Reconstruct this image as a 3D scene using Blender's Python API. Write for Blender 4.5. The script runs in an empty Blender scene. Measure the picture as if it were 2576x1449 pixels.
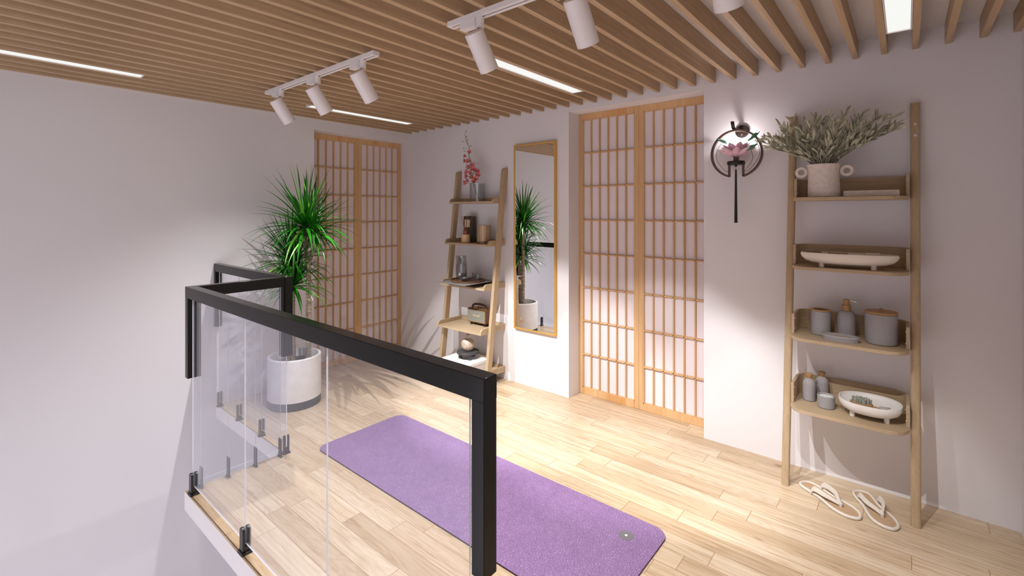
import bpy, bmesh, math, random
from mathutils import Vector, Matrix, noise
random.seed(7)
PI = math.pi
sc = bpy.context.scene
COL = sc.collection

# ------------------------------------------------------------------ colour / material helpers
def lin(c):
    r = []
    for v in c:
        v = v / 255.0
        r.append(v / 12.92 if v <= 0.04045 else ((v + 0.055) / 1.055) ** 2.4)
    return (r[0], r[1], r[2], 1.0)

class NT:
    def __init__(s, name):
        s.m = bpy.data.materials.new(name); s.m.use_nodes = True
        s.t = s.m.node_tree; s.n = s.t.nodes; s.l = s.t.links
        s.n.clear()
        s.out = s.n.new('ShaderNodeOutputMaterial')
    def add(s, typ, **kw):
        nd = s.n.new(typ)
        for k, v in kw.items():
            setattr(nd, k, v)
        return nd
    def link(s, a, b): s.l.new(a, b)
    def math(s, op, a, b=None, c=None):
        nd = s.n.new('ShaderNodeMath'); nd.operation = op
        for i, v in enumerate((a, b, c)):
            if v is None: continue
            if isinstance(v, (int, float)): nd.inputs[i].default_value = v
            else: s.l.new(v, nd.inputs[i])
        return nd.outputs[0]
    def mix(s, fac, a, b, blend='MIX'):
        nd = s.n.new('ShaderNodeMix'); nd.data_type = 'RGBA'; nd.blend_type = blend
        if isinstance(fac, (int, float)): nd.inputs[0].default_value = fac
        else: s.l.new(fac, nd.inputs[0])
        for i, v in ((6, a), (7, b)):
            if isinstance(v, tuple): nd.inputs[i].default_value = v
            else: s.l.new(v, nd.inputs[i])
        return nd.outputs[2]
    def ramp(s, fac, stops):
        nd = s.n.new('ShaderNodeValToRGB'); e = nd.color_ramp.elements
        e[0].position, e[0].color = stops[0]
        e[1].position, e[1].color = stops[1]
        for p, c in stops[2:]:
            x = e.new(p); x.color = c
        s.l.new(fac, nd.inputs[0]); return nd.outputs[0]
    def bsdf(s, color, rough=0.5, metal=0.0, spec=0.5, **kw):
        b = s.n.new('ShaderNodeBsdfPrincipled')
        if isinstance(color, tuple): b.inputs['Base Color'].default_value = color
        else: s.l.new(color, b.inputs['Base Color'])
        if isinstance(rough, (int, float)): b.inputs['Roughness'].default_value = rough
        else: s.l.new(rough, b.inputs['Roughness'])
        b.inputs['Metallic'].default_value = metal
        b.inputs['Specular IOR Level'].default_value = spec
        for k, v in kw.items():
            b.inputs[k.replace('_', ' ')].default_value = v
        s.l.new(b.outputs[0], s.out.inputs[0]); s.b = b
        return b
    def bump(s, height, strength=0.3, dist=0.002):
        nd = s.n.new('ShaderNodeBump'); nd.inputs['Strength'].default_value = strength
        nd.inputs['Distance'].default_value = dist
        s.l.new(height, nd.inputs['Height']); s.l.new(nd.outputs[0], s.b.inputs['Normal'])
    def coord(s, scale=(1, 1, 1), kind='Object'):
        tc = s.n.new('ShaderNodeTexCoord'); mp = s.n.new('ShaderNodeMapping')
        mp.inputs['Scale'].default_value = scale
        s.l.new(tc.outputs[kind], mp.inputs[0]); return mp.outputs[0]
    def noise(s, vec, scale=5, detail=4, rough=0.5, dist=0.0):
        nd = s.n.new('ShaderNodeTexNoise'); s.l.new(vec, nd.inputs['Vector'])
        nd.inputs['Scale'].default_value = scale; nd.inputs['Detail'].default_value = detail
        nd.inputs['Roughness'].default_value = rough; nd.inputs['Distortion'].default_value = dist
        return nd.outputs['Fac']

def plain(name, c, rough=0.5, metal=0.0, spec=0.5, mottle=0.0, mscale=20, bump=0.0, bscale=200, **kw):
    t = NT(name)
    if mottle > 0:
        v = t.coord()
        f = t.noise(v, mscale, 5, 0.6)
        a = lin(tuple(max(0, x * (1 - mottle)) for x in c)); b = lin(tuple(min(255, x * (1 + mottle * .6)) for x in c))
        col = t.ramp(f, [(0.3, a), (0.7, b)])
    else:
        col = lin(c)
    t.bsdf(col, rough, metal, spec, **kw)
    if bump > 0:
        v2 = t.coord()
        t.bump(t.noise(v2, bscale, 3, 0.6), bump, 0.002)
    return t.m

def wood(name, c1, c2, axis='x', scale=1.0, rough=0.5, bump=0.15, blocks=None, spec=0.4):
    """straight grain running along `axis`"""
    t = NT(name)
    s = {'x': (1.2, 26, 26), 'y': (26, 1.2, 26), 'z': (26, 26, 1.2)}[axis]
    v = t.coord(tuple(k * scale for k in s))
    f = t.noise(v, 2.0, 6, 0.62, 0.6)
    v2 = t.coord(tuple(k * scale * 3.3 for k in s))
    g = t.noise(v2, 3.0, 3, 0.6)
    k = t.math('ADD', t.math('MULTIPLY', f, 0.75), t.math('MULTIPLY', g, 0.25))
    col = t.ramp(k, [(0.33, lin(c1)), (0.66, lin(c2))])
    if blocks:
        ax, size = blocks
        tc = t.n.new('ShaderNodeTexCoord'); sp = t.n.new('ShaderNodeSeparateXYZ'); t.l.new(tc.outputs['Object'], sp.inputs[0])
        i = t.math('FLOOR', t.math('DIVIDE', sp.outputs['XYZ'.index(ax.upper())], size))
        wn = t.n.new('ShaderNodeTexWhiteNoise'); wn.noise_dimensions = '1D'; t.l.new(i, wn.inputs['W'])
        tone = t.ramp(wn.outputs['Value'], [(0.0, (1.0, 1.0, 1.0, 1)), (0.6, (0.97, 0.93, 0.88, 1)), (1.0, (0.92, 0.72, 0.5, 1))])
        col = t.mix(1.0, col, tone, 'MULTIPLY')
    t.bsdf(col, rough, 0, spec)
    if bump: t.bump(k, bump, 0.001)
    return t.m

# ------------------------------------------------------------------ mesh helper
class B:
    def __init__(s): s.bm = bmesh.new()
    def face(s, vs, mi=0, sm=False):
        try:
            f = s.bm.faces.new(vs); f.material_index = mi; f.smooth = sm; return f
        except ValueError:
            return None
    def box(s, x0, x1, y0, y1, z0, z1, mi=0):
        v = [s.bm.verts.new(p) for p in ((x0, y0, z0), (x1, y0, z0), (x1, y1, z0), (x0, y1, z0), (x0, y0, z1), (x1, y0, z1), (x1, y1, z1), (x0, y1, z1))]
        for q in ((3, 2, 1, 0), (4, 5, 6, 7), (0, 1, 5, 4), (1, 2, 6, 5), (2, 3, 7, 6), (3, 0, 4, 7)):
            s.face([v[i] for i in q], mi)
        return s
    def prism(s, pts, axis, a, b, mi=0, capmi=None, sm=False):
        """pts: 2D polygon; axis x: (y,z), y: (x,z), z: (x,y)"""
        def P(p, t):
            return {'x': (t, p[0], p[1]), 'y': (p[0], t, p[1]), 'z': (p[0], p[1], t)}[axis]
        va = [s.bm.verts.new(P(p, a)) for p in pts]; vb = [s.bm.verts.new(P(p, b)) for p in pts]
        n = len(pts); c = mi if capmi is None else capmi
        s.face(va[::-1], mi); s.face(vb, c)
        for i in range(n):
            s.face([va[i], va[(i + 1) % n], vb[(i + 1) % n], vb[i]], mi, sm)
        return s
    def rings(s, rings, closed=False, caps=True, mi=0, sm=True):
        """list of vertex position rings, bridged"""
        R = [[s.bm.verts.new(p) for p in r] for r in rings]
        n = len(R[0]); m = len(R)
        for i in range(m - 1 + (1 if closed else 0)):
            a = R[i]; b = R[(i + 1) % m]
            for j in range(n):
                s.face([a[j], a[(j + 1) % n], b[(j + 1) % n], b[j]], mi, sm)
        if caps and not closed:
            s.face(R[0][::-1], mi); s.face(R[-1], mi)
        return s
    def lathe(s, prof, cx=0, cy=0, seg=40, mi=0, sx=1.0, sy=1.0, caps=True, sm=True):
        rr = [[(cx + r * sx * math.cos(2 * PI * j / seg), cy + r * sy * math.sin(2 * PI * j / seg), z) for j in range(seg)] for r, z in prof]
        return s.rings(rr, False, caps, mi, sm)
    def tube(s, path, rad, seg=8, closed=False, mi=0, flat=None, caps=True):
        """swept tube; rad number or list; flat=(a,b) elliptical factor"""
        P = [Vector(p) for p in path]; n = len(P)
        R = rad if isinstance(rad, (list, tuple)) else [rad] * n
        up = None; rings = []
        for i in range(n):
            if closed: t = P[(i + 1) % n] - P[i - 1]
            else: t = P[min(i + 1, n - 1)] - P[max(i - 1, 0)]
            if t.length < 1e-9: t = Vector((0, 0, 1))
            t.normalize()
            if up is None:
                up = Vector((0, 0, 1)) if abs(t.z) < 0.9 else Vector((0, 1, 0))
            u = up - t * up.dot(t)
            if u.length < 1e-6: u = Vector((1, 0, 0)) - t * t.x
            u.normalize(); up = u; w = t.cross(u)
            fa, fb = flat if flat else (1, 1)
            rings.append([tuple(P[i] + u * (R[i] * fa * math.cos(2 * PI * j / seg)) + w * (R[i] * fb * math.sin(2 * PI * j / seg))) for j in range(seg)])
        return s.rings(rings, closed, caps, mi, True)
    def cyl(s, p0, p1, r0, r1=None, seg=24, mi=0):
        r1 = r0 if r1 is None else r1
        p0 = Vector(p0); p1 = Vector(p1); t = (p1 - p0).normalized()
        u = Vector((0, 0, 1)) if abs(t.z) < 0.9 else Vector((1, 0, 0))
        u = (u - t * u.dot(t)).normalized(); w = t.cross(u)
        rr = [[tuple(p + u * (r * math.cos(2 * PI * j / seg)) + w * (r * math.sin(2 * PI * j / seg))) for j in range(seg)] for p, r in ((p0, r0), (p1, r1))]
        A = [[s.bm.verts.new(q) for q in r] for r in rr]
        s.face(A[0][::-1], mi); s.face(A[1], mi)
        for j in range(seg): s.face([A[0][j], A[0][(j + 1) % seg], A[1][(j + 1) % seg], A[1][j]], mi, True)
        return s
    def strip(s, L, R_, mi=0, sm=True, mid=None):
        """ribbon through left/right (and optional mid) point lists"""
        cols = [L, mid, R_] if mid else [L, R_]
        V = [[s.bm.verts.new(p) for p in c] for c in cols]
        for a, b in zip(V[:-1], V[1:]):
            for i in range(len(a) - 1):
                s.face([a[i], b[i], b[i + 1], a[i + 1]], mi, sm)
        return s

WL = {}
def put(name, b, mats, parent=None, bevel=0, seg=2, solid=0, subsurf=0, shade=None):
    me = bpy.data.meshes.new(name)
    off = WL.get(parent, Vector((0, 0, 0))) if parent else Vector((0, 0, 0))
    bmesh.ops.recalc_face_normals(b.bm, faces=b.bm.faces[:])
    if parent and off.length > 0: bmesh.ops.translate(b.bm, verts=b.bm.verts[:], vec=-off)
    b.bm.to_mesh(me); b.bm.free()
    me.set_sharp_from_angle(angle=math.radians(38))
    if not isinstance(mats, (list, tuple)): mats = [mats]
    for m in mats: me.materials.append(m)
    o = bpy.data.objects.new(name, me); COL.objects.link(o)
    if parent:
        o.parent = parent; WL[o] = off
    else: WL[o] = Vector((0, 0, 0))
    if solid:
        md = o.modifiers.new('s', 'SOLIDIFY'); md.thickness = solid; md.offset = 0
    if bevel:
        md = o.modifiers.new('b', 'BEVEL'); md.width = bevel; md.segments = seg; md.limit_method = 'ANGLE'; md.angle_limit = math.radians(40)
        md.harden_normals = False
    if subsurf:
        md = o.modifiers.new('u', 'SUBSURF'); md.levels = subsurf; md.render_levels = subsurf
    return o
def tag(o, label, cat, group=None, kind=None):
    o['label'] = label; o['category'] = cat
    if group: o['group'] = group
    if kind: o['kind'] = kind
    return o
def root(name, loc, label, cat, group=None):
    e = bpy.data.objects.new(name, None); COL.objects.link(e); e.location = loc; e.empty_display_size = .05
    WL[e] = Vector(loc); return tag(e, label, cat, group)
def struct(o): o['kind'] = 'structure'; return o
def local(o):            # children of this root are built in local coordinates
    WL[o] = Vector((0, 0, 0)); return o
def rrect(x0, x1, y0, y1, r, n=6, corners=(1, 1, 1, 1)):
    pts = []
    for (cx, cy, a0, on, ex, ey) in ((x1 - r, y1 - r, 0, corners[0], x1, y1), (x0 + r, y1 - r, 90, corners[1], x0, y1), (x0 + r, y0 + r, 180, corners[2], x0, y0), (x1 - r, y0 + r, 270, corners[3], x1, y0)):
        if on:
            for i in range(n + 1):
                a = math.radians(a0 + 90 * i / n); pts.append((cx + r * math.cos(a), cy + r * math.sin(a)))
        else: pts.append((ex, ey))
    return pts

# ------------------------------------------------------------------ constants (metres)
W = 2.9255        # wall behind the shelves
XL = -3.736       # left wall
XR = 0.3765       # right wall
ZC = 2.214        # ceiling
ZS = 2.1265       # underside of the slats
YB = -2.4         # back end of the storey (behind the camera)
ZL = -2.7         # lower storey floor

# ------------------------------------------------------------------ materials
M = {}
M['wall'] = plain('wall_paint', (228, 225, 228), 0.75, spec=0.25, bump=0.05, bscale=350)
M['white_slab'] = plain('white_plaster_edge', (236, 232, 232), 0.7, spec=0.25)
M['low_floor'] = plain('lower_floor_tile', (205, 203, 204), 0.5)
M['slat'] = wood('slat_oak', (174, 146, 114), (198, 170, 136), 'y', 1.0, 0.5, 0.2)
M['doorwood_v'] = wood('door_pine_vertical', (200, 159, 113), (216, 178, 134), 'z', 1.0, 0.42, 0.05)
M['doorwood_x'] = wood('door_pine_rail', (206, 163, 115), (222, 183, 138), 'z', 1.0, 0.42, 0.05, blocks=('x', 0.052))
M['doorwood_y'] = wood('door_pine_rail_side', (206, 163, 115), (222, 183, 138), 'z', 1.0, 0.42, 0.05, blocks=('y', 0.052))
M['paper'] = plain('door_paper', (226, 217, 222), 0.6, spec=0.3)
M['oak'] = wood('shelf_oak', (172, 149, 119), (194, 172, 142), 'x', 1.6, 0.5, 0.1)
M['oak_z'] = wood('shelf_oak_vertical', (170, 146, 115), (190, 167, 136), 'z', 2.2, 0.5, 0.1)
M['oak_y'] = wood('shelf_oak_side', (170, 147, 117), (192, 170, 140), 'y', 1.0, 0.5, 0.1)
M['bamboo'] = wood('bamboo_wood', (158, 120, 80), (184, 146, 102), 'x', 2.0, 0.5, 0.05)
M['walnut'] = wood('walnut_wood', (88, 60, 42), (120, 84, 58), 'x', 2.0, 0.45, 0.05)
M['black'] = plain('black_metal', (24, 23, 22), 0.16, spec=0.16)
M['clamp'] = plain('black_clamp', (26, 26, 26), 0.3, spec=0.5)
M['white_metal'] = plain('white_metal', (232, 226, 226), 0.4, spec=0.4)
M['grey_slot'] = plain('grey_slot', (120, 116, 118), 0.5)
M['gold'] = plain('gold_metal', (218, 174, 96), 0.35, metal=0.4)
M['chrome'] = plain('steel', (205, 205, 205), 0.25, metal=1.0)
M['boltm'] = plain('bolt_cap', (214, 208, 204), 0.35)
M['dark'] = plain('charcoal', (62, 62, 64), 0.6)
M['brownblack'] = plain('brown_black_metal', (40, 33, 31), 0.4, spec=.3)
M['bronze'] = plain('bronze_ring', (96, 76, 64), 0.4, metal=0.4)
M['stone'] = plain('grey_speckled_stone', (160, 156, 158), 0.85, mottle=0.14, mscale=900, bump=0.25, bscale=600)
M['clay'] = plain('rough_white_clay', (224, 212, 203), 0.9, mottle=0.05, mscale=60, bump=0.8, bscale=140)
M['cream'] = plain('cream_ceramic', (233, 222, 208), 0.45)
M['ceramic'] = plain('white_ceramic', (240, 238, 236), 0.4, mottle=0.02)
M['wax'] = plain('white_wax', (240, 234, 230), 0.5, Subsurface_Weight=0.2)
M['concrete'] = plain('white_concrete', (234, 232, 232), 0.6, mottle=0.035, mscale=14, bump=0.15, bscale=60)
M['soil'] = plain('dark_soil', (46, 42, 40), 0.95, bump=1.0, bscale=120)
M['linen'] = plain('cream_linen', (224, 216, 206), 0.9, mottle=0.08, mscale=500, bump=0.6, bscale=700)
M['insole'] = plain('tan_insole', (184, 154, 124), 0.85, mottle=0.05, mscale=25)
M['rope'] = plain('grey_cord', (130, 126, 122), 0.8)
M['bristle'] = plain('grey_green_bristle', (176, 182, 170), 0.8)
M['matedge'] = plain('mat_dark_edge', (70, 48, 66), 0.8)
M['patch'] = plain('mat_grey_patch', (112, 108, 112), 0.7)
M['white'] = plain('plain_white', (245, 245, 245), 0.6)
M['reed'] = plain('reed_stick', (160, 84, 58), 0.6)
M['copper'] = plain('copper_collar', (150, 88, 68), 0.4, metal=0.3)
M['screw'] = plain('brass_screw', (132, 100, 66), 0.5)
M['bronzeglass'] = plain('bronze_glass_foot', (168, 142, 114), 0.2, metal=.3)
M['beige'] = plain('beige_glass', (222, 184, 136), 0.35)
M['brownbox'] = plain('brown_box', (74, 64, 54), 0.25, mottle=0.05)
M['labelp'] = plain('label_paper', (214, 202, 172), 0.7)
M['ink'] = plain('label_ink', (120, 108, 84), 0.7)
M['graymat'] = plain('slate_mat', (128, 124, 124), 0.6)
M['smokebowl'] = plain('smoked_bowl', (78, 80, 82), 0.15)
M['salt'] = plain('salt_grain', (206, 196, 186), 0.7, mottle=0.2, mscale=300)
M['travertine'] = plain('travertine', (190, 172, 158), 0.35, mottle=0.2, mscale=60)
M['led'] = NT('led_diffuser').m
def emit(m, c, s):
    nt = m.node_tree; n = nt.nodes; n.clear()
    o = n.new('ShaderNodeOutputMaterial'); e = n.new('ShaderNodeEmission')
    e.inputs[0].default_value = c; e.inputs[1].default_value = s; nt.links.new(e.outputs[0], o.inputs[0])
emit(M['led'], lin((244, 244, 240)), 1.0)
M['bulb'] = NT('lamp_lens').m; emit(M['bulb'], lin((255, 246, 236)), 8.0)

# floor planks
def floor_mat():
    t = NT('oak_plank_floor'); L, Wd = 0.70, 0.0955
    tc = t.n.new('ShaderNodeTexCoord'); sp = t.n.new('ShaderNodeSeparateXYZ'); t.l.new(tc.outputs['Object'], sp.inputs[0])
    yy = t.math('DIVIDE', t.math('ADD', sp.outputs[1], 0.0955 * 100 - 2.926), Wd)
    row = t.math('FLOOR', yy); fy = t.math('FRACT', yy)
    wn = t.n.new('ShaderNodeTexWhiteNoise'); wn.noise_dimensions = '1D'; t.l.new(row, wn.inputs['W'])
    xx = t.math('ADD', t.math('DIVIDE', sp.outputs[0], L), t.math('MULTIPLY', wn.outputs['Value'], 7.3))
    cell = t.math('FLOOR', xx); fx = t.math('FRACT', xx)
    cv = t.n.new('ShaderNodeCombineXYZ'); t.l.new(cell, cv.inputs[0]); t.l.new(row, cv.inputs[1])
    w2 = t.n.new('ShaderNodeTexWhiteNoise'); w2.noise_dimensions = '2D'; t.l.new(cv.outputs[0], w2.inputs['Vector'])
    idv = w2.outputs['Value']
    off = t.n.new('ShaderNodeVectorMath'); off.operation = 'SCALE'; t.l.new(w2.outputs['Color'], off.inputs[0]); off.inputs['Scale'].default_value = 40
    def grain(sx, sy, sc_, det, dist):
        mp = t.n.new('ShaderNodeVectorMath'); mp.operation = 'MULTIPLY'; t.l.new(tc.outputs['Object'], mp.inputs[0]); mp.inputs[1].default_value = (sx, sy, 1)
        ad = t.n.new('ShaderNodeVectorMath'); ad.operation = 'ADD'; t.l.new(mp.outputs[0], ad.inputs[0]); t.l.new(off.outputs[0], ad.inputs[1])
        return ad.outputs[0], t.noise(ad.outputs[0], sc_, det, 0.6, dist)
    _, g1 = grain(1.1, 42, 1.5, 6, 0.5)
    _, g2 = grain(5, 210, 2.2, 3, 0.1)
    v3, g3 = grain(0.9, 6.5, 1.1, 3, 0.5)
    # cathedral figure: rings from a stretched field
    ring = t.math('FRACT', t.math('MULTIPLY', g3, 16.0))
    ring = t.math('ABSOLUTE', t.math('SUBTRACT', ring, 0.5))
    ringm = t.math('MULTIPLY', ring, 0.20)
    k = t.math('ADD', t.math('ADD', t.math('MULTIPLY', g1, 0.60), t.math('MULTIPLY', g2, 0.33)), ringm)
    col = t.ramp(k, [(0.38, lin((180, 155, 126))), (0.50, lin((201, 180, 153))), (0.64, lin((213, 196, 173)))])
    tone = t.ramp(idv, [(0.0, (0.80, 0.74, 0.67, 1)), (0.25, (0.91, 0.87, 0.82, 1)), (0.6, (1, 1, 1, 1)), (1.0, (1.06, 1.04, 1.0, 1))])
    col = t.mix(1.0, col, tone, 'MULTIPLY')
    # knots
    mk = t.n.new('ShaderNodeVectorMath'); mk.operation = 'MULTIPLY'; t.l.new(tc.outputs['Object'], mk.inputs[0]); mk.inputs[1].default_value = (2.6, 5.2, 1)
    vo = t.n.new('ShaderNodeTexVoronoi'); t.l.new(mk.outputs[0], vo.inputs['Vector']); vo.inputs['Scale'].default_value = 1.0
    kd = t.math('SUBTRACT', vo.outputs['Distance'], t.math('MULTIPLY', g2, 0.05))
    kn = t.ramp(kd, [(0.0, (1, 1, 1, 1)), (0.075, (0, 0, 0, 1))])
    sepc = t.n.new('ShaderNodeSeparateColor'); t.l.new(vo.outputs['Color'], sepc.inputs[0])
    rare = t.math('GREATER_THAN', sepc.outputs[0], 0.55)
    kn = t.math('MULTIPLY', t.math('MULTIPLY', kn, rare), 0.75)
    col = t.mix(kn, col, lin((120, 84, 56)))
    # seams
    ex = t.math('MINIMUM', fx, t.math('SUBTRACT', 1.0, fx)); ey = t.math('MINIMUM', fy, t.math('SUBTRACT', 1.0, fy))
    mx = t.math('LESS_THAN', ex, 0.0022); my = t.math('LESS_THAN', ey, 0.012)
    seam = t.math('MAXIMUM', mx, my)
    col = t.mix(t.math('MULTIPLY', seam, 0.75), col, lin((150, 112, 78)))
    ro = t.math('ADD', 0.24, t.math('MULTIPLY', g1, 0.16))
    t.bsdf(col, ro, 0, 0.45)
    h = t.math('SUBTRACT', t.math('MULTIPLY', g2, 0.25), seam)
    t.bump(h, 0.25, 0.001)
    return t.m
M['floor'] = floor_mat()

def mat_leather():
    t = NT('purple_leather_mat'); v = t.coord()
    n = t.noise(v, 7, 3, 0.5)
    add = t.n.new('ShaderNodeVectorMath'); add.operation = 'ADD'; t.l.new(v, add.inputs[0])
    nn = t.n.new('ShaderNodeTexNoise'); nn.inputs['Scale'].default_value = 24; t.l.new(v, nn.inputs['Vector'])
    sc_ = t.n.new('ShaderNodeVectorMath'); sc_.operation = 'SCALE'; sc_.inputs['Scale'].default_value = 0.022; t.l.new(nn.outputs['Color'], sc_.inputs[0])
    t.l.new(sc_.outputs[0], add.inputs[1])
    vo = t.n.new('ShaderNodeTexVoronoi'); vo.feature = 'DISTANCE_TO_EDGE'; vo.inputs['Scale'].default_value = 105; t.l.new(add.outputs[0], vo.inputs['Vector'])
    e = t.ramp(vo.outputs['Distance'], [(0.0, (0, 0, 0, 1)), (0.22, (1, 1, 1, 1))])
    base = t.ramp(n, [(0.3, lin((146, 116, 160))), (0.7, lin((158, 127, 171)))])
    col = t.mix(e, lin((138, 108, 152)), base)
    t.bsdf(col, 0.6, 0, 0.3)
    hh = t.math('ADD', e, t.math('MULTIPLY', t.noise(v, 240, 2, .5), .4))
    t.bump(hh, 0.8, 0.0028)
    return t.m
M['mat'] = mat_leather()

def thin_glass(name, tint, f0=0.5, refl=1.0):
    """architectural pane: straight-through transmission plus Fresnel reflection"""
    t = NT(name)
    tr = t.n.new('ShaderNodeBsdfTransparent'); tr.inputs[0].default_value = tint
    gl = t.n.new('ShaderNodeBsdfGlossy'); gl.inputs['Roughness'].default_value = 0.0; gl.inputs[0].default_value = (.95, .97, 1, 1)
    ge = t.n.new('ShaderNodeNewGeometry'); dt = t.n.new('ShaderNodeVectorMath'); dt.operation = 'DOT_PRODUCT'
    t.l.new(ge.outputs['Normal'], dt.inputs[0]); t.l.new(ge.outputs['Incoming'], dt.inputs[1])
    cs = t.math('SUBTRACT', 1.0, t.math('ABSOLUTE', dt.outputs['Value']))
    fac = t.math('MINIMUM', 1.0, t.math('MULTIPLY', t.math('ADD', 0.04, t.math('MULTIPLY', t.math('POWER', cs, 5.0), 0.96)), refl))
    mx = t.n.new('ShaderNodeMixShader'); t.l.new(fac, mx.inputs[0]); t.l.new(tr.outputs[0], mx.inputs[1]); t.l.new(gl.outputs[0], mx.inputs[2])
    t.l.new(mx.outputs[0], t.out.inputs[0]); return t.m
M['pane'] = thin_glass('railing_glass', (0.955, 0.962, 0.98, 1))
M['pane_edge'] = plain('glass_edge', (226, 228, 238), 0.2)
def shell_glass(name, c_face, c_edge, refl):
    """thin blown glass: clear when seen face-on, darker toward its silhouette, with Fresnel reflection"""
    t = NT(name)
    ge = t.n.new('ShaderNodeNewGeometry'); dt = t.n.new('ShaderNodeVectorMath'); dt.operation = 'DOT_PRODUCT'
    t.l.new(ge.outputs['Normal'], dt.inputs[0]); t.l.new(ge.outputs['Incoming'], dt.inputs[1])
    cs = t.math('SUBTRACT', 1.0, t.math('ABSOLUTE', dt.outputs['Value']))
    tr = t.n.new('ShaderNodeBsdfTransparent'); t.l.new(t.mix(t.math('POWER', cs, 4.0), c_face, c_edge), tr.inputs[0])
    gl = t.n.new('ShaderNodeBsdfGlossy'); gl.inputs['Roughness'].default_value = 0.02
    fac = t.math('MINIMUM', 1.0, t.math('MULTIPLY', t.math('ADD', 0.04, t.math('MULTIPLY', t.math('POWER', cs, 4.0), 0.8)), refl))
    mx = t.n.new('ShaderNodeMixShader'); t.l.new(fac, mx.inputs[0]); t.l.new(tr.outputs[0], mx.inputs[1]); t.l.new(gl.outputs[0], mx.inputs[2])
    t.l.new(mx.outputs[0], t.out.inputs[0]); return t.m
M['clear'] = shell_glass('clear_glass', (.93, .94, .95, 1), (.22, .22, .24, 1), 1.8)
M['smoke'] = shell_glass('smoked_glass', (.84, .85, .85, 1), (.10, .10, .10, 1), 3.2)
M['water'] = thin_glass('water', (0.88, 0.90, 0.92, 1), refl=1.6)
t = NT('mirror_silver'); g = t.n.new('ShaderNodeBsdfGlossy'); g.inputs[0].default_value = (.93, .93, .93, 1); g.inputs['Roughness'].default_value = 0; t.l.new(g.outputs[0], t.out.inputs[0]); M['mirror'] = t.m

def leafmat(name, c1, c2, c3=None, rough=0.35, spec=0.5, trans=0.0):
    t = NT(name); v = t.coord((6, 6, 6)); f = t.noise(v, 3, 3, .6)
    st = [(0.3, lin(c1)), (0.62, lin(c2))] + ([(0.8, lin(c3))] if c3 else [])
    t.bsdf(t.ramp(f, st), rough, 0, spec)
    return t.m
M['leaf'] = leafmat('green_leaf', (16, 76, 10), (32, 112, 18), (56, 138, 32), rough=0.28)
M['leaf_young'] = leafmat('lime_leaf', (76, 160, 34), (120, 190, 60), None)
def bark():
    t = NT('ringed_bark'); v = t.coord((18, 18, 170)); f = t.noise(v, 1.0, 5, .7)
    t.bsdf(t.ramp(f, [(0.35, lin((96, 82, 70))), (0.62, lin((194, 178, 156)))]), 0.85); t.bump(f, 1.0, 0.006); return t.m
M['bark'] = bark()
M['dry'] = leafmat('grey_green_dry_leaf', (158, 157, 134), (186, 184, 162), (204, 200, 178), 0.8, 0.2)
M['drystem'] = plain('dry_stem', (112, 100, 84), 0.8)
M['petal'] = leafmat('coral_petal', (190, 98, 104), (214, 130, 132), (232, 164, 158), 0.5, 0.3)
M['orchstem'] = plain('green_stem', (96, 116, 36), 0.5)
M['bud'] = plain('green_bud', (80, 104, 44), 0.5)
M['yellow'] = plain('yellow_centre', (206, 176, 60), 0.5)
M['lotus'] = plain('pink_lotus', (232, 190, 206), 0.55, mottle=0.08, mscale=60, Transmission_Weight=0.0)
M['jade'] = plain('jade_leaf', (90, 150, 118), 0.45, mottle=0.25, mscale=25)
M['strap'] = plain('dark_leather', (72, 44, 32), 0.35)
M['script'] = plain('cream_script', (222, 206, 172), 0.5)
M['weave'] = None
def weave():
    t = NT('woven_grey_cloth'); v = t.coord()
    w1 = t.n.new('ShaderNodeTexWave'); w1.bands_direction = 'X'; w1.inputs['Scale'].default_value = 260; w1.inputs['Distortion'].default_value = 2; t.l.new(v, w1.inputs[0])
    w2 = t.n.new('ShaderNodeTexWave'); w2.bands_direction = 'Z'; w2.inputs['Scale'].default_value = 260; w2.inputs['Distortion'].default_value = 2; t.l.new(v, w2.inputs[0])
    k = t.math('MULTIPLY', w1.outputs['Fac'], w2.outputs['Fac'])
    t.bsdf(t.ramp(k, [(0.1, lin((88, 90, 84))), (0.6, lin((178, 174, 160)))]), 0.9); return t.m
M['weave'] = weave()
def mosaic():
    t = NT('bronze_mosaic_glass'); v = t.coord()
    vo = t.n.new('ShaderNodeTexVoronoi'); vo.feature = 'DISTANCE_TO_EDGE'; vo.inputs['Scale'].default_value = 190; vo.inputs['Randomness'].default_value = 0.15; t.l.new(v, vo.inputs['Vector'])
    e = t.ramp(vo.outputs['Distance'], [(0.0, lin((112, 88, 66))), (0.12, lin((206, 178, 144)))])
    t.bsdf(e, 0.25, 0.35); t.bump(vo.outputs['Distance'], .5, .002); return t.m
M['mosaic'] = mosaic()

# ------------------------------------------------------------------ room shell
T = 0.145
b = B()
b.prism([(-2.70, 0.748), (-0.70, 0.748), (-0.70, YB), (XR, YB), (XR, W), (-0.934, W), (-0.934, 3.09), (-1.895, 3.09), (-1.895, W), (-3.90, W), (-3.90, 1.944), (XL, 1.944), (XL, 1.226), (-2.70, 1.226)], 'z', -0.09, 0.0, 0, 1)
struct(put('floor', b, [M['white_slab'], M['floor']]))
b = B()
b.box(XL - T, XL, YB, 1.944, ZL, ZC + .08)
b.box(XL - T, XL, 1.944, W + .1, 2.038, ZC + .08)
b.box(XL - T, XL, 1.944, W + .1, ZL, -0.09)
b.box(XL - T - .12, XL - T - .032, 1.90, W + .1, ZL, ZC + .08); b.box(XL - T - .12, XL - T, 1.90, 1.944, ZL, ZC + .08)
struct(put('wall_left', b, M['wall']))
b = B()
b.box(XL - T - .12, -1.895, W, W + .2, ZL, ZC + .08)
b.box(-1.895, -0.934, W, W + .2, 2.095, ZC + .08)
b.box(-1.895, -0.934, W, W + .2, ZL, -0.09)
b.box(-1.895, -0.934, 3.10, W + .2, -0.09, 2.095)
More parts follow.
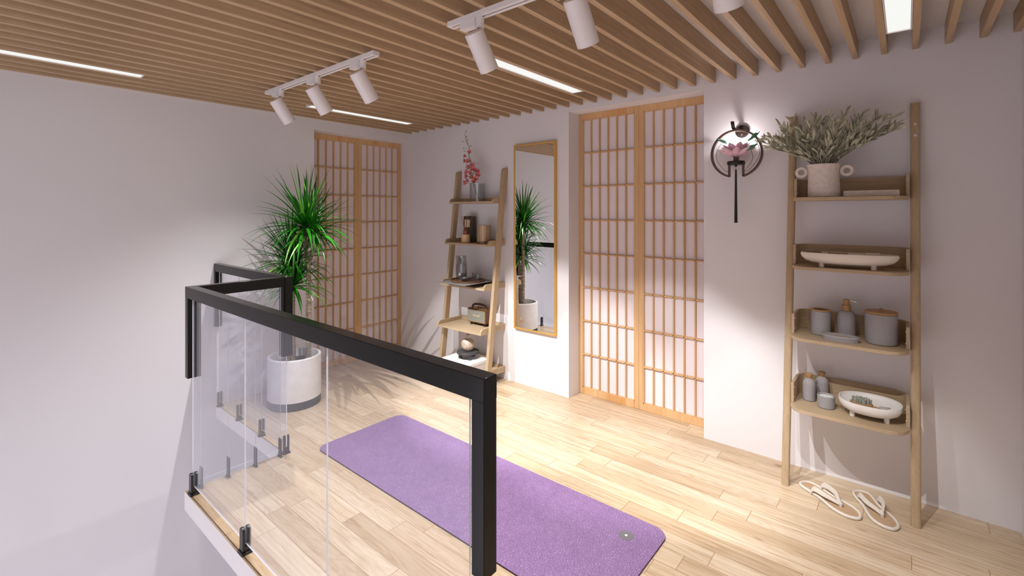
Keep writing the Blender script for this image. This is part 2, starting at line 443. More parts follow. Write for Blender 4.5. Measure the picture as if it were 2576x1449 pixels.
b.box(-0.934, XR + .15, W, W + .2, ZL, ZC + .08)
struct(put('wall_back', b, M['wall']))
b = B(); b.box(XR, XR + .15, -.35, W, ZL, ZC + .08); b.box(XR, XR + .15, YB, -.35, 2.05, ZC + .08); b.box(XR, XR + .15, YB - .15, YB + .1, ZL, 2.05)  # unseen opening behind the viewpoint, made so world light brightens the left wall
struct(put('wall_right', b, M['wall']))
b = B(); b.box(XL - T, XR + .15, YB - .15, YB, -.09, ZC); struct(put('wall_front', b, M['wall']))  # unseen, added to keep world light from hitting the back wall head-on
b = B(); b.box(XL - T, XR + .15, YB, W + .1, ZC, ZC + .08)
struct(put('ceiling', b, M['wall']))
b = B(); b.box(XL - .1, XR, YB, W, ZL - .1, ZL)
o = put('floor_lower', b, M['low_floor']); struct(o)

# ceiling slats
sw = 0.0248
b = B(); b.box(-sw, 0, YB, W, ZS, ZC)
slat = put('ceiling_slat', b, M['slat'], bevel=0.001)
lab = 'slim light oak ceiling slat running toward the back wall, one of the evenly spaced row'
tag(slat, lab, 'slat', 'parallel oak slats under the ceiling')
PITCH = 0.11385; X0 = -3.711
for k in range(37):
    x = X0 + PITCH * k
    if k == 36: x = XR
    if k == 0: slat.location.x = x; continue
    c = slat.copy(); COL.objects.link(c); c.location.x = x

# recessed led panels between the slats
def led(k, y0, y1, label):
    x0 = X0 + PITCH * k + .001; x1 = X0 + PITCH * (k + 1) - sw - .001
    r = root('linear_ceiling_light', ((x0 + x1) / 2, (y0 + y1) / 2, ZS), label, 'ceiling light', 'linear lights between the ceiling slats')
    f = .006
    b = B(); z0 = ZS + .001; z1 = ZC - .002
    b.box(x0, x0 + f, y0, y1, z0, z1); b.box(x1 - f, x1, y0, y1, z0, z1); b.box(x0 + f, x1 - f, y0, y0 + f, z0, z1); b.box(x0 + f, x1 - f, y1 - f, y1, z0, z1)
    put('frame', b, M['white_metal'], r)
    b = B(); b.box(x0 + f, x1 - f, y0 + f, y1 - f, z0 + .004, z0 + .012); put('diffuser', b, M['led'], r)
led(3, 1.690, 2.606, 'glowing linear ceiling light behind the small three-lamp track near the left door')
led(3, -0.20, 0.720, 'glowing linear ceiling light at the far left edge, above the plain white wall')
led(18, 1.690, 2.606, 'glowing linear ceiling light between slats, partly behind the first lamp of the near track')
led(32, 1.690, 2.606, 'glowing linear ceiling light in the top right corner above the bamboo-pole shelf')

# ------------------------------------------------------------------ lattice doors
def lattice_door(name, L0, L1, put_pt, zt, zrows, zin0, zin1, dvert, drail, front, post=.031, sub='x'):
    """door panel from L0 to L1 along its wall; put_pt maps (l, depth) -> box args"""
    def bx(b, l0, l1, d0, d1, z0, z1, mi=0):
        if sub == 'x': b.box(l0, l1, front + d0, front + d1, z0, z1, mi)
        else: b.box(front - d1, front - d0, l0, l1, z0, z1, mi)
    b = B()
    bx(b, L0, L0 + post, 0, .03, .001, zt); bx(b, L1 - post, L1, 0, .03, .001, zt)
    d = put(name, b, dvert, bevel=.0015); struct(d)
    b = B()
    bx(b, L0 + post, L1 - post, .0005, .0295, .001, zin0); bx(b, L0 + post, L1 - post, .0005, .0295, zin1, zt)
    put('door_rail', b, drail, d)
    b = B(); n = 6; cw = (L1 - L0 - 2 * post) / n
    def bar(l0, l1, z0, z1, vert):
        # bevelled glazing bar (chamfered profile)
        h = .006; c = .0035
        if vert:
            m = (l0 + l1) / 2; pts = [(m - h, .018), (m - h, .008), (m - c, .002), (m + c, .002), (m + h, .008), (m + h, .018)]
            pts = [(p, front + q) if sub == 'x' else (front - q, p) for p, q in pts]
            b.prism(pts, 'z', z0, z1)
        else:
            m = (z0 + z1) / 2; pts = [(.018, m - h), (.008, m - h), (.002, m - c), (.002, m + c), (.008, m + h), (.018, m + h)]
            if sub == 'x': b.prism([(front + q, z) for q, z in pts], 'x', l0, l1)
            else: b.prism([(front - q, z) for q, z in pts], 'y', l0, l1)
    for i in range(1, n): bar(L0 + post + cw * i, L0 + post + cw * i, zin0, zin1, True)
    for z in zrows: bar(L0 + post, L1 - post, z, z, False)
    # moulding round the opening
    m = .006
    bx(b, L0 + post, L0 + post + m, .003, .018, zin0, zin1); bx(b, L1 - post - m, L1 - post, .003, .018, zin0, zin1)
    bx(b, L0 + post, L1 - post, .003, .018, zin0, zin0 + m); bx(b, L0 + post, L1 - post, .003, .018, zin1 - m, zin1)
    put('lattice', b, dvert, d)
    b = B(); bx(b, L0 + post * .5, L1 - post * .5, .018, .024, zin0 - .01, zin1 + .01); put('paper_panel', b, M['paper'], d)
    return d
YD = 3.064
rows = [.0472 + .2504 * k for k in range(1, 8)]
lattice_door('door_1', -1.895, -1.4148, None, 2.094, rows, .0472, .0472 + .2504 * 8, M['doorwood_v'], M['doorwood_x'], YD)
lattice_door('door_2', -1.4142, -0.934, None, 2.094, rows, .0472, .0472 + .2504 * 8, M['doorwood_v'], M['doorwood_x'], YD)
rows = [.0489 + .2432 * k for k in range(1, 8)]
lattice_door('door_3', 1.9645, 2.4437, None, 2.037, rows, .0489, .0489 + .2432 * 8, M['doorwood_v'], M['doorwood_y'], XL - T, sub='y')
lattice_door('door_4', 2.4443, W - .001, None, 2.037, rows, .0489, .0489 + .2432 * 8, M['doorwood_v'], M['doorwood_y'], XL - T, sub='y')

# ------------------------------------------------------------------ glass railings
def clamp_mesh(b, cx, cy, along, ks):
    """spigot clamp with a slot for the pane; along = direction of the pane"""
    def bx(l0, l1, d0, d1, z0, z1):
        l0 *= ks; l1 *= ks
        if along == 'x': b.box(cx + l0, cx + l1, cy + d0, cy + d1, z0, z1)
        else: b.box(cx + d0, cx + d1, cy + l0, cy + l1, z0, z1)
    bx(-.024, .024, -.0195, .0195, 0, .010)
    bx(-.0155, .0155, -.0155, .0155, .010, .030)
    def cheek(d0, d1):
        q = .0155; zt = .0885
        pts = [(-q, .028), (q, .028), (q, zt)] + [(q * math.cos(a), zt + .0155 * math.sin(a)) for a in [PI * i / 10 for i in range(1, 10)]] + [(-q, zt)]
        if along == 'x': b.prism([(cx + l * ks, z) for l, z in pts], 'y', cy + d0, cy + d1)
        else: b.prism([(cy + l * ks, z) for l, z in pts], 'x', cx + d0, cx + d1)
    cheek(-.0155, -.0048); cheek(.0048, .0155)
    return b
def railing(name, along, l0, l1, d0, d1, label, joints, ks=1.0, lw=.038, glz=.040):
    dc = (d0 + d1) / 2
    loc = ((l0 + l1) / 2, dc, 0) if along == 'x' else (dc, (l0 + l1) / 2, 0)
    r = root(name, loc, label, 'railing', 'black framed glass railings round the stair opening')
    def bx(b, a0, a1, e0, e1, z0, z1, mi=0):
        if along == 'x': b.box(a0, a1, e0, e1, z0, z1, mi)
        else: b.box(e0, e1, a0, a1, z0, z1, mi)
    b = B(); bx(b, l0, l1, d0, d1, .944, .998); put('handrail', b, M['black'], r, bevel=.0012)
    for a0, a1 in ((l0, l0 + lw), (l1 - lw, l1)):
        b = B(); bx(b, a0 + .0004, a1 - .0004, d0 + .0004, d1 - .0004, .556, .945); put('corner_post', b, M['black'], r, bevel=.0012)
    for a0, a1 in zip(joints[:-1], joints[1:]):
        b = B(); bx(b, a0 + .0006, a1 - .0006, dc - .0024, dc + .0024, glz, .95)
        for f in b.bm.faces:
            n = f.normal if f.normal.length else f.calc_center_median()
        b.bm.normal_update()
        for f in b.bm.faces:
            ax = abs(f.normal.y) if along == 'x' else abs(f.normal.x)
            f.material_index = 0 if ax > .5 else 1
        put('glass_panel', b, [M['pane'], M['pane_edge']], r)
    ends = list(joints)
    for i, j in enumerate(ends):
        jj = j + (.012 * ks if i == 0 else (-.012 * ks if i == len(ends) - 1 else 0))
        b = B(); cx, cy = (jj, dc) if along == 'x' else (dc, jj)
        clamp_mesh(b, cx, cy, along, ks); put('glass_clamp', b, M['clamp'], r, bevel=.001)
railing('glass_railing', 'x', -2.692, -.7025, .748, .791, 'longest glass railing in front, black angular frame on the floor edge', [-2.652, -2.030, -1.396, -.765])
railing('glass_railing', 'y', .7925, 1.2095, -2.692, -2.650, 'short side glass railing joining the front and rear railings, black frame', [.808, .932, 1.064, 1.196], ks=.22, lw=.012)
railing('glass_railing', 'x', -3.734, -2.646, 1.2105, 1.2530, 'rear glass railing with black frame reaching the left white wall by the plant pot', [-3.692, -3.346, -3.004, -2.676], ks=.55, lw=.030)

# ------------------------------------------------------------------ track lights
BEAM = {-2.93: 60, -2.49: 60, -2.05: 120, -1.255: 84, -.81: 60, -.37: 32}
SPILL = 52
def track(x0, x1, xs, label):
    r = root('track_light', ((x0 + x1) / 2, 1.315, ZS), label, 'track light', 'white ceiling track lights')
    y0, y1 = 1.297, 1.333; zb = ZS - .021
    b = B(); b.box(x0, x1, y0, y1, zb + .004, ZS - .0005); b.box(x0, x1, y0, 1.310, zb, zb + .004); b.box(x0, x1, 1.320, y1, zb, zb + .004)
    b.box(x0, x0 + .012, 1.310, 1.320, zb, zb + .004); b.box(x1 - .012, x1, 1.310, 1.320, zb, zb + .004)
    rail = put('rail', b, M['white_metal'], r)
    b = B(); b.box(x0 + .013, x1 - .013, 1.3105, 1.3195, zb + .0032, zb + .0038); put('rail_slot', b, M['grey_slot'], rail)
    for x in xs:
        # adapter box, swivel collar, stem, tilted can
        b = B(); b.box(x - .095, x - .012, 1.299, 1.331, zb - .030, zb - .0002)
        b.cyl((x, 1.315, zb - .040), (x, 1.315, zb - .0002), .0165, .0165, 28)
        a = put('spotlight', b, M['white_metal'], r, bevel=.0008)
        b = B(); b.box(x - .0055, x + .0055, 1.306, 1.316, zb - .085, zb - .0395); b.box(x - .0035, x + .0035, 1.29, 1.309, zb - .085, zb - .068); put('swivel_stem', b, M['chrome'], a)
        t0 = Vector((x, 1.281, 2.041)); t1 = Vector((x, 1.369, 1.916)); ax = (t1 - t0).normalized()
        b = B(); rr = .0375
        u = Vector((1, 0, 0)); w = ax.cross(u)
        def ring(p, q): return [tuple(p + u * (q * math.cos(2 * PI * j / 40)) + w * (q * math.sin(2 * PI * j / 40))) for j in range(40)]
        b.rings([ring(t0, rr - .003), ring(t0 + ax * .002, rr), ring(t1, rr), ring(t1, rr - .003), ring(t1 - ax * .03, rr - .004)], caps=True, sm=False)
        for f in b.bm.faces: f.smooth = len(f.verts) == 4
        put('lamp_can', b, M['white_metal'], a)
        b = B(); q = t1 - ax * .012
        b.rings([ring(q, rr - .005), ring(q - ax * .008, rr - .005)], caps=True); put('lens', b, M['bulb'], a)
        for nm, en, size, blend, soft in (('beam', BEAM[x], 52 if x in (-2.05, -1.255) else 40, .45, .005), ('spill', SPILL, 118, 1.0, .005)):
            L = bpy.data.lights.new('spot_' + nm, 'SPOT'); L.energy = en; L.spot_size = math.radians(size); L.spot_blend = blend
            L.shadow_soft_size = soft; L.color = (1.0, .985, .975)
            lo = bpy.data.objects.new('lamp_light', L); COL.objects.link(lo); lo.parent = a
            lo.location = (t1 + ax * .004) - WL[r]
            lo.rotation_euler = ax.to_track_quat('-Z', 'Y').to_euler() if nm == 'beam' else (0, 0, 0)
track(-3.118, -1.935, (-2.93, -2.49, -2.05), 'white ceiling track with three tilted cylinder lamps, nearer the left wall')
track(-1.420, -.235, (-1.255, -.81, -.37), 'white ceiling track with tilted cylinder lamps cut by the top edge of the photo')

# ------------------------------------------------------------------ mirror
r = root('wall_mirror', (-2.205, W, .43), 'tall narrow rectangular wall mirror in a thin gold frame', 'mirror')
x0, x1, z0, z1 = -2.397, -1.997, .436, 1.892; f = .013; yf = 2.900
b = B(); b.box(x0, x0 + f, yf, W - .001, z0, z1); b.box(x1 - f, x1, yf, W - .001, z0, z1); b.box(x0 + f, x1 - f, yf, W - .001, z0, z0 + f); b.box(x0 + f, x1 - f, yf, W - .001, z1 - f, z1)
put('mirror_frame', b, M['gold'], r, bevel=.001)
b = B(); b.box(x0 + f * .5, x1 - f * .5, yf + .004, yf + .008, z0 + f * .5, z1 - f * .5); put('mirror_glass', b, M['mirror'], r)

# ------------------------------------------------------------------ yoga mat
r = root('yoga_mat', (-1.685, 1.664, 0), 'purple textured yoga mat with rounded corners lying on the plank floor', 'yoga mat')
pts = rrect(-2.605, -.765, 1.366, 1.962, .062, 10)
b = B(); b.prism(pts, 'z', .0006, .0050, 0); put('mat_base', b, M['matedge'], r)
b = B(); b.prism(rrect(-2.604, -.766, 1.367, 1.961, .061, 10), 'z', .0050, .0072, 0); put('mat_top', b, M['mat'], r)
b = B(); b.lathe([(0, .0070), (.030, .0070), (.030, .0078), (0, .0078)], -.899, 1.826, 40); pt = put('round_patch', b, M['patch'], r)
b = B(); b.lathe([(0, .0078), (.0055, .0078), (.0055, .0083), (0, .0083)], -.899, 1.826, 24); put('patch_dot', b, M['white'], pt)

# ------------------------------------------------------------------ leaning shelf (left) with side-lipped shelves
XI0, XI1 = -3.010, -2.507
r1 = root('ladder_shelf', (-2.76, 2.7, 0), 'leaning oak ladder shelf with lipped shelves between the left door and mirror', 'ladder shelf')
def rail_poly():
    fb, bb, bt, ft = (2.668, 0.0005), (2.7165, 0.0005), (2.9245, 1.716), (2.8765, 1.716)
    pts = [fb, bb, bt]
    c = Vector((ft[0], ft[1])); rr = .034
    d1 = Vector((1, 0)); d2 = (Vector(fb) - c).normalized()
    p1 = c + d1 * rr; p2 = c + d2 * rr
    for i in range(7):
        t_ = i / 6; q = p1 * (1 - t_) ** 2 + c * 2 * t_ * (1 - t_) + p2 * t_ ** 2; pts.append((q.x, q.y))
    return pts
for xa in (XI0 - .0285, XI1 + .0005):
    b = B(); b.prism(rail_poly(), 'x', xa, xa + .028); put('side_rail', b, M['oak_z'], r1, bevel=.001)
SH1 = [(1.431, 2.772), (1.088, 2.722), (.747, 2.674), (.407, 2.636), (.062, 2.592)]
for zb, yf in SH1:
    b = B(); zt = zb + .0462; th = .014; q = .034
    poly = [(yf, zb), (W - .002, zb), (W - .002, zt)] + [(yf + q - q * math.sin(a), zt - q + q * math.cos(a)) for a in [PI / 2 * i / 6 for i in range(7)]]
    b.prism(poly, 'x', XI0, XI0 + th, 1); b.prism(poly, 'x', XI1 - th, XI1, 1)
    b.box(XI0 + th, XI1 - th, yf + .001, W - .002, zb, zb + .0155)
    b.box(XI0 + th, XI1 - th, W - .002 - th, W - .002, zb + .0155, zt)
    put('shelf', b, [M['oak'], M['oak_y']], r1, bevel=.0008)
def s1(i): return SH1[i][0] + .0156

# glass vase with orchid
z = s1(0); cx, cy = -2.742, 2.842
def hollow(prof, cx, cy, seg, mat, name, parent, **k):
    b = B(); b.lathe(prof, cx, cy, seg); return put(name, b, mat, parent)
b = B(); R_, Hh = .064, .150
b.lathe([(R_ - .001, z), (R_, z + .001), (R_, z + Hh), (R_ - .007, z + Hh), (R_ - .007, z + .013), (0.0001, z + .013)], cx, cy, 48)
v = put('glass_vase', b, M['clear']); tag(v, 'clear cylindrical glass vase holding the coral orchid on the top left shelf', 'vase')
def orchid():
    base = Vector((cx + .022, cy - .012, z + .016))
    path = [base, Vector((-2.748, 2.80, 1.60)), Vector((-2.758, 2.80, 1.64)), Vector((-2.745, 2.80, 1.70)), Vector((-2.762, 2.80, 1.76)), Vector((-2.80, 2.80, 1.83)), Vector((-2.792, 2.80, 1.885)), Vector((-2.83, 2.80, 1.955)), Vector((-2.845, 2.80, 2.005)), Vector((-2.835, 2.80, 2.03))]
    # smooth
    P = []
    for i in range(len(path) - 1):
        a = path[max(i - 1, 0)]; b_ = path[i]; c = path[i + 1]; d = path[min(i + 2, len(path) - 1)]
        for s_ in range(6):
            t_ = s_ / 6
            P.append(0.5 * ((2 * b_) + (c - a) * t_ + (2 * a - 5 * b_ + 4 * c - d) * t_ * t_ + (3 * b_ - a - 3 * c + d) * t_ ** 3))
    P.append(path[-1])
    r = root('orchid_stem', tuple(base), 'coral pink orchid spray with arching green stem standing in the clear vase', 'flower')
    b = B(); n = len(P)
    b.tube(P, [.0035 - .0022 * i / n for i in range(n)], 8); st = put('stem', b, M['orchstem'], r)
    rnd = random.Random(3)
    fl = []
    # flowers along the lower two thirds (2D layout taken from the photo, x offset / height)
    spots = [(-.052, 1.612, 1), (-.030, 1.625, 1), (.020, 1.620, 1), (.042, 1.640, 1), (-.048, 1.668, 1), (-.025, 1.655, 1), (.050, 1.672, 1), (.030, 1.700, 1), (-.040, 1.700, 1), (.000, 1.690, 1), (-.010, 1.722, 1), (.038, 1.725, 1), (-.055, 1.745, 1), (-.022, 1.752, 1), (.010, 1.748, 1), (-.050, 1.790, .9), (-.085, 1.800, .8), (-.020, 1.790, .9), (-.062, 1.832, .8), (-.022, 1.862, .8)]
    for i, (dx, zz, s_) in enumerate(spots):
        k = min(P, key=lambda q: abs(q.z - (zz - .02)))
        c = Vector((-2.755 + dx, 2.80 + rnd.uniform(-.03, .03), zz - .01))
        b = B(); b.tube([k, (k + c) / 2 + Vector((0, 0, -.004)), c], .0012, 5, mi=2)
        d = (c - k); d.y -= .02 + rnd.uniform(0, .03); d.normalize()
        up = Vector((0, 0, 1)); u = d.cross(up).normalized(); w_ = u.cross(d).normalized()
        for p in range(6):
            a = 2 * PI * p / 6 + rnd.uniform(-.2, .2); o_ = (u * math.cos(a) + w_ * math.sin(a))
            Lp = .040 * s_ * (1 if p < 5 else .7); wd = .0092 * s_
            Lf, Rt, Md = [], [], []
            side = d.cross(o_).normalized()
            for q in range(6):
                t_ = q / 5; pos = c + o_ * (Lp * math.sin(t_ * 1.1)) * .66 + d * (Lp * .85 * t_)
                ww = wd * math.sin(PI * min(1, t_ * .88 + .10)) ** .8
                Lf.append(pos + side * ww); Rt.append(pos - side * ww); Md.append(pos - o_ * .002)
            b.strip(Lf, Rt, 0, True, Md)
        b.tube([c, c + d * .014], [.003, .001], 6, mi=1)
        put('flower', b, [M['petal'], M['yellow'], M['orchstem']], r)
    for i, (dx, zz, s_) in enumerate([(-.09, 1.870, 1), (-.045, 1.842, 1), (-.03, 1.905, 1), (-.10, 1.895, .9), (-.055, 1.925, 1), (-.115, 1.955, .8), (-.065, 1.955, .8), (-.075, 1.985, .7), (-.08, 2.03, .7)]):
        k = min(P, key=lambda q: abs(q.z - (zz - .012)))
        c = Vector((-2.755 + dx, 2.80, zz)); b = B(); b.tube([k, (k + c) / 2, c], .0009, 5)
        e = c + (c - k).normalized() * .016; b.tube([c, c.lerp(e, .3), c.lerp(e, .7), e], [.001, .0036, .003, .0004], 8); put('bud', b, M['bud'], r)
orchid()

# reed diffuser + box + candle holder, second shelf
z = s1(1)
r = root('fragrance_box', (-2.858, 2.868, z), 'dark brown gift box with a cream label behind the reed diffuser', 'box')
b = B(); b.box(-2.912, -2.806, 2.848, 2.892, z, z + .222); put('box_body', b, M['brownbox'], r, bevel=.0012)
b = B(); b.box(-2.896, -2.836, 2.8470, 2.8480, z + .128, z + .192); lb = put('label', b, M['labelp'], r)
b = B()
for i, (w_, zz) in enumerate(((.020, .176), (.026, .170), (.016, .150), (.022, .144), (.03, .138))): b.box(-2.888, -2.888 + w_, 2.8465, 2.8470, z + zz - .0007, z + zz + .0007)
b.box(-2.888, -2.862, 2.8465, 2.8470, z + .1655, z + .1665); put('label_print', b, M['ink'], lb)
cx, cy = -2.828, 2.790
r = root('reed_diffuser', (cx, cy, z), 'small beige reed diffuser jar with thin copper sticks on the second shelf', 'diffuser')
b = B(); b.lathe([(.034, z), (.0365, z + .003), (.0365, z + .067), (.034, z + .070), (.018, z + .0705)], cx, cy, 40); put('jar', b, M['beige'], r)
b = B(); b.lathe([(.0195, z + .0706), (.0195, z + .101), (.012, z + .1015)], cx, cy, 32); put('collar', b, M['copper'], r)
for i, (dx, dy, h_) in enumerate(((-.055, .01, .225), (-.032, -.02, .222), (-.002, .02, .245), (.020, .0, .218), (.070, .015, .226), (.004, -.028, .20))):
    b = B(); b.cyl((cx + dx * .12, cy + dy * .12, z + .09), (cx + dx, cy + dy, z + h_), .0014, .0014, 8); put('reed', b, M['reed'], r)
cx, cy = -2.640, 2.812
r = root('candle_holder', (cx, cy, z), 'bronze mosaic glass candle holder beside the dark box', 'candle holder')
b = B(); b.lathe([(.040, z), (.046, z + .002), (.047, z + .016), (.042, z + .0165)], cx, cy, 48); put('foot', b, M['bronzeglass'], r)
b = B(); b.lathe([(.043, z + .0166), (.0545, z + .020), (.0545, z + .148), (.0515, z + .148), (.0515, z + .03), (.0001, z + .03)], cx, cy, 60); put('cup', b, M['mosaic'], r)

# third shelf: slate mat with tray, carafe, cups, bowl
z = .7938
b = B(); b.box(-2.912, -2.590, 2.546, 2.9095, z, z + .0022); o = put('slate_placemat', b, M['graymat']); tag(o, 'thin grey rectangular placemat jutting out over the third left shelf', 'placemat')
z += .0023; cx, cy, R_ = -2.752, 2.735, .136
b = B()
b.lathe([(R_ - .006, z), (R_, z + .002), (R_ + .001, z + .014), (R_ - .005, z + .015), (R_ - .008, z + .006), (.0001, z + .006)], cx, cy, 72)
o = put('round_tray', b, M['walnut']); tag(o, 'round walnut serving tray under the carafe and glass cups', 'tray')
zt = z + .0062
cx, cy = -2.824, 2.738
r = root('carafe', (cx, cy, zt), 'smoky glass water carafe with a pouring lip on the walnut tray', 'carafe')
b = B(); pr = [(.030, 0), (.042, .010), (.0465, .05), (.0455, .11), (.041, .16), (.040, .197)]
prof = [(a, zt + c) for a, c in pr] + [(.038, zt + .197)] + [(a - .0025, zt + max(c, .006)) for a, c in pr[::-1]]
b.lathe(prof, cx, cy, 48)
for v_ in b.bm.verts:          # pouring lip on the left side
    h_ = (v_.co.z - zt - .165) / .032
    if h_ > 0:
        d = Vector((v_.co.x - cx, v_.co.y - cy)); an = math.atan2(d.y, d.x) - math.radians(205)
        an = (an + PI) % (2 * PI) - PI
        k = math.exp(-(an / .35) ** 2) * h_ * h_ * .016
        v_.co.x += math.cos(math.radians(205)) * k; v_.co.y += math.sin(math.radians(205)) * k
put('carafe_glass', b, M['smoke'], r)
b = B(); b.lathe([(.0001, zt + .007), (.027, zt + .007), (.039, zt + .012), (.0435, zt + .05), (.0425, zt + .11), (.040, zt + .138), (.0001, zt + .138)], cx, cy, 48); put('water', b, M['water'], r)
def cup(cx, cy, label):
    r = root('glass_cup', (cx, cy, zt), label, 'cup', 'double-walled glass cups on the tray')
    b = B(); pr = [(.018, 0), (.029, .010), (.0325, .028), (.029, .047), (.0285, .056)]
    b.lathe([(a, zt + c) for a, c in pr] + [(.0265, zt + .056), (.024, zt + .04), (.018, zt + .018), (.0001, zt + .014)], cx, cy, 40); put('cup_glass', b, M['smoke'], r)
    b = B(); b.lathe([(.0001, zt + .0145), (.0175, zt + .0185), (.0225, zt + .034), (.0001, zt + .034)], cx, cy, 32); put('drink', b, M['water'], r)
cup(-2.664, 2.765, 'round smoky glass cup at the front right of the tray'); cup(-2.735, 2.812, 'round smoky glass cup half hidden behind the other cup')
cx, cy = -2.718, 2.672
r = root('salt_bowl', (cx, cy, zt), 'low dark smoked bowl of pale crystals at the front of the tray', 'bowl')
b = B(); b.lathe([(.018, zt), (.036, zt + .010), (.050, zt + .030), (.052, zt + .034), (.0495, zt + .033), (.034, zt + .014), (.0001, zt + .008)], cx, cy, 40); put('bowl', b, M['smokebowl'], r)
b = B(); rnd = random.Random(5)
for i in range(60):
    a = rnd.uniform(0, 2 * PI); q = .036 * math.sqrt(rnd.random()); x = cx + q * math.cos(a); y = cy + q * math.sin(a); s_ = rnd.uniform(.003, .006)
    zz = zt + .017 + .012 * (1 - q / .036); b.box(x - s_, x + s_, y - s_, y + s_, zz - .004, zz + s_)
o = put('crystals', b, M['salt'], r)
o['kind'] = 'stuff'

# radio, fourth shelf
z = s1(3); rx0, rx1, ry0, ry1 = -2.826, -2.617, 2.808, 2.893; rz0 = z + .023; rz1 = rz0 + .114
r = root('radio', (-2.72, 2.85, z), 'small retro walnut radio speaker with woven grille and carry strap', 'radio')
b = B(); b.box(rx0, rx1, ry0, ry1, rz0, rz1); put('cabinet', b, M['walnut'], r, bevel=.006, seg=3)
b = B(); b.box(rx0 + .010, rx1 - .010, ry0 - .0012, ry0, rz0 + .010, rz1 - .010); put('grille', b, M['weave'], r)
b = B()
for a in ((rx0 + .008, rx1 - .008, rz0 + .008, rz0 + .010), (rx0 + .008, rx1 - .008, rz1 - .010, rz1 - .008)): b.box(a[0], a[1], ry0 - .002, ry0 - .0004, a[2], a[3])
for a in ((rx0 + .008, rx0 + .010), (rx1 - .010, rx1 - .008)): b.box(a[0], a[1], ry0 - .002, ry0 - .0004, rz0 + .010, rz1 - .010)
b.box(rx0 + .010, rx1 - .010, ry0 - .0018, ry0 - .001, rz0 + .0562, rz0 + .0572)
put('grille_trim', b, M['gold'], r)
for x, y in ((rx0 + .03, ry0 + .02), (rx1 - .03, ry0 + .02), (rx0 + .03, ry1 - .02), (rx1 - .03, ry1 - .02)):
    b = B(); b.cyl((x, y, z), (x, y, rz0 + .001), .009, .010, 16); put('foot', b, M['clamp'], r)
b = B(); b.box(rx0 + .04, rx1 - .02, ry0 + .022, ry1 - .022, rz1, rz1 + .0012); pl = put('control_plate', b, M['gold'], r)
for i in range(4):
    b = B(); x = rx0 + .088 + i * .024; b.cyl((x, ry0 + .042, rz1 + .0012), (x, ry0 + .042, rz1 + .009), .0062, .0055, 16); put('knob', b, M['brownblack'], r)
b = B(); hp = []
for i in range(15):
    a = PI * i / 14; hp.append((-2.7215 - .083 * math.cos(a), ry0 + .042, rz1 + .001 + .034 * math.sin(a) ** .6))
b.tube(hp, .009, 10, flat=(.22, 1)); put('strap', b, M['strap'], r)
cu = bpy.data.curves.new('lettering', 'FONT'); cu.body = 'Marshall'; cu.size = .024; cu.shear = .45; cu.extrude = .0004; cu.offset = -.0002; cu.align_x = 'CENTER'; cu.align_y = 'CENTER'
to = bpy.data.objects.new('tmp', cu); COL.objects.link(to); bpy.context.view_layer.update()
me = bpy.data.meshes.new_from_object(to); COL.objects.unlink(to); bpy.data.objects.remove(to)
me.transform(Matrix.Translation(Vector((-2.7215, ry0 - .0024, rz0 + .060)) - WL[r]) @ Matrix.Rotation(PI / 2, 4, 'X'))
me.materials.clear(); me.materials.append(M['script']); o = bpy.data.objects.new('script_lettering', me); COL.objects.link(o); o.parent = r

# bottom left shelf: white storage box, stool stand, round vase
z = s1(4)
r = root('storage_box', (-2.77, 2.76, z), 'plain white lidded box on the bottom left shelf under the black stand', 'box')
b = B(); b.box(-2.926, -2.618, 2.624, 2.882, z, z + .060); put('box_base', b, M['white_slab'], r, bevel=.002)
b = B(); b.box(-2.930, -2.614, 2.620, 2.886, z + .0615, z + .088); put('box_lid', b, M['white'], r, bevel=.003)
z += .088; cx, cy = -2.755, 2.745
r = root('display_stand', (cx, cy, z), 'small round black footed stand under the stone vase', 'stand')
b = B(); b.lathe([(.084, z + .040), (.092, z + .044), (.0925, z + .055), (.088, z + .060), (.0001, z + .060)], cx, cy, 56); put('stand_top', b, M['dark'], r)
for a in (225, 330, 90):
    b = B(); a = math.radians(a); x = cx + .064 * math.cos(a); y = cy + .064 * math.sin(a); b.cyl((x, y, z), (x, y, z + .0405), .0135, .0135, 20); put('leg', b, M['dark'], r)
z += .0602
b = B(); b.lathe([(.020, z), (.036, z + .008), (.052, z + .030), (.056, z + .052), (.050, z + .078), (.034, z + .094), (.015, z + .100), (.0125, z + .118), (.0165, z + .130), (.0135, z + .130), (.010, z + .118), (.0001, z + .112)], cx, cy, 48)
o = put('round_vase', b, M['travertine']); tag(o, 'small round stone bud vase with narrow neck on the black stand', 'vase')

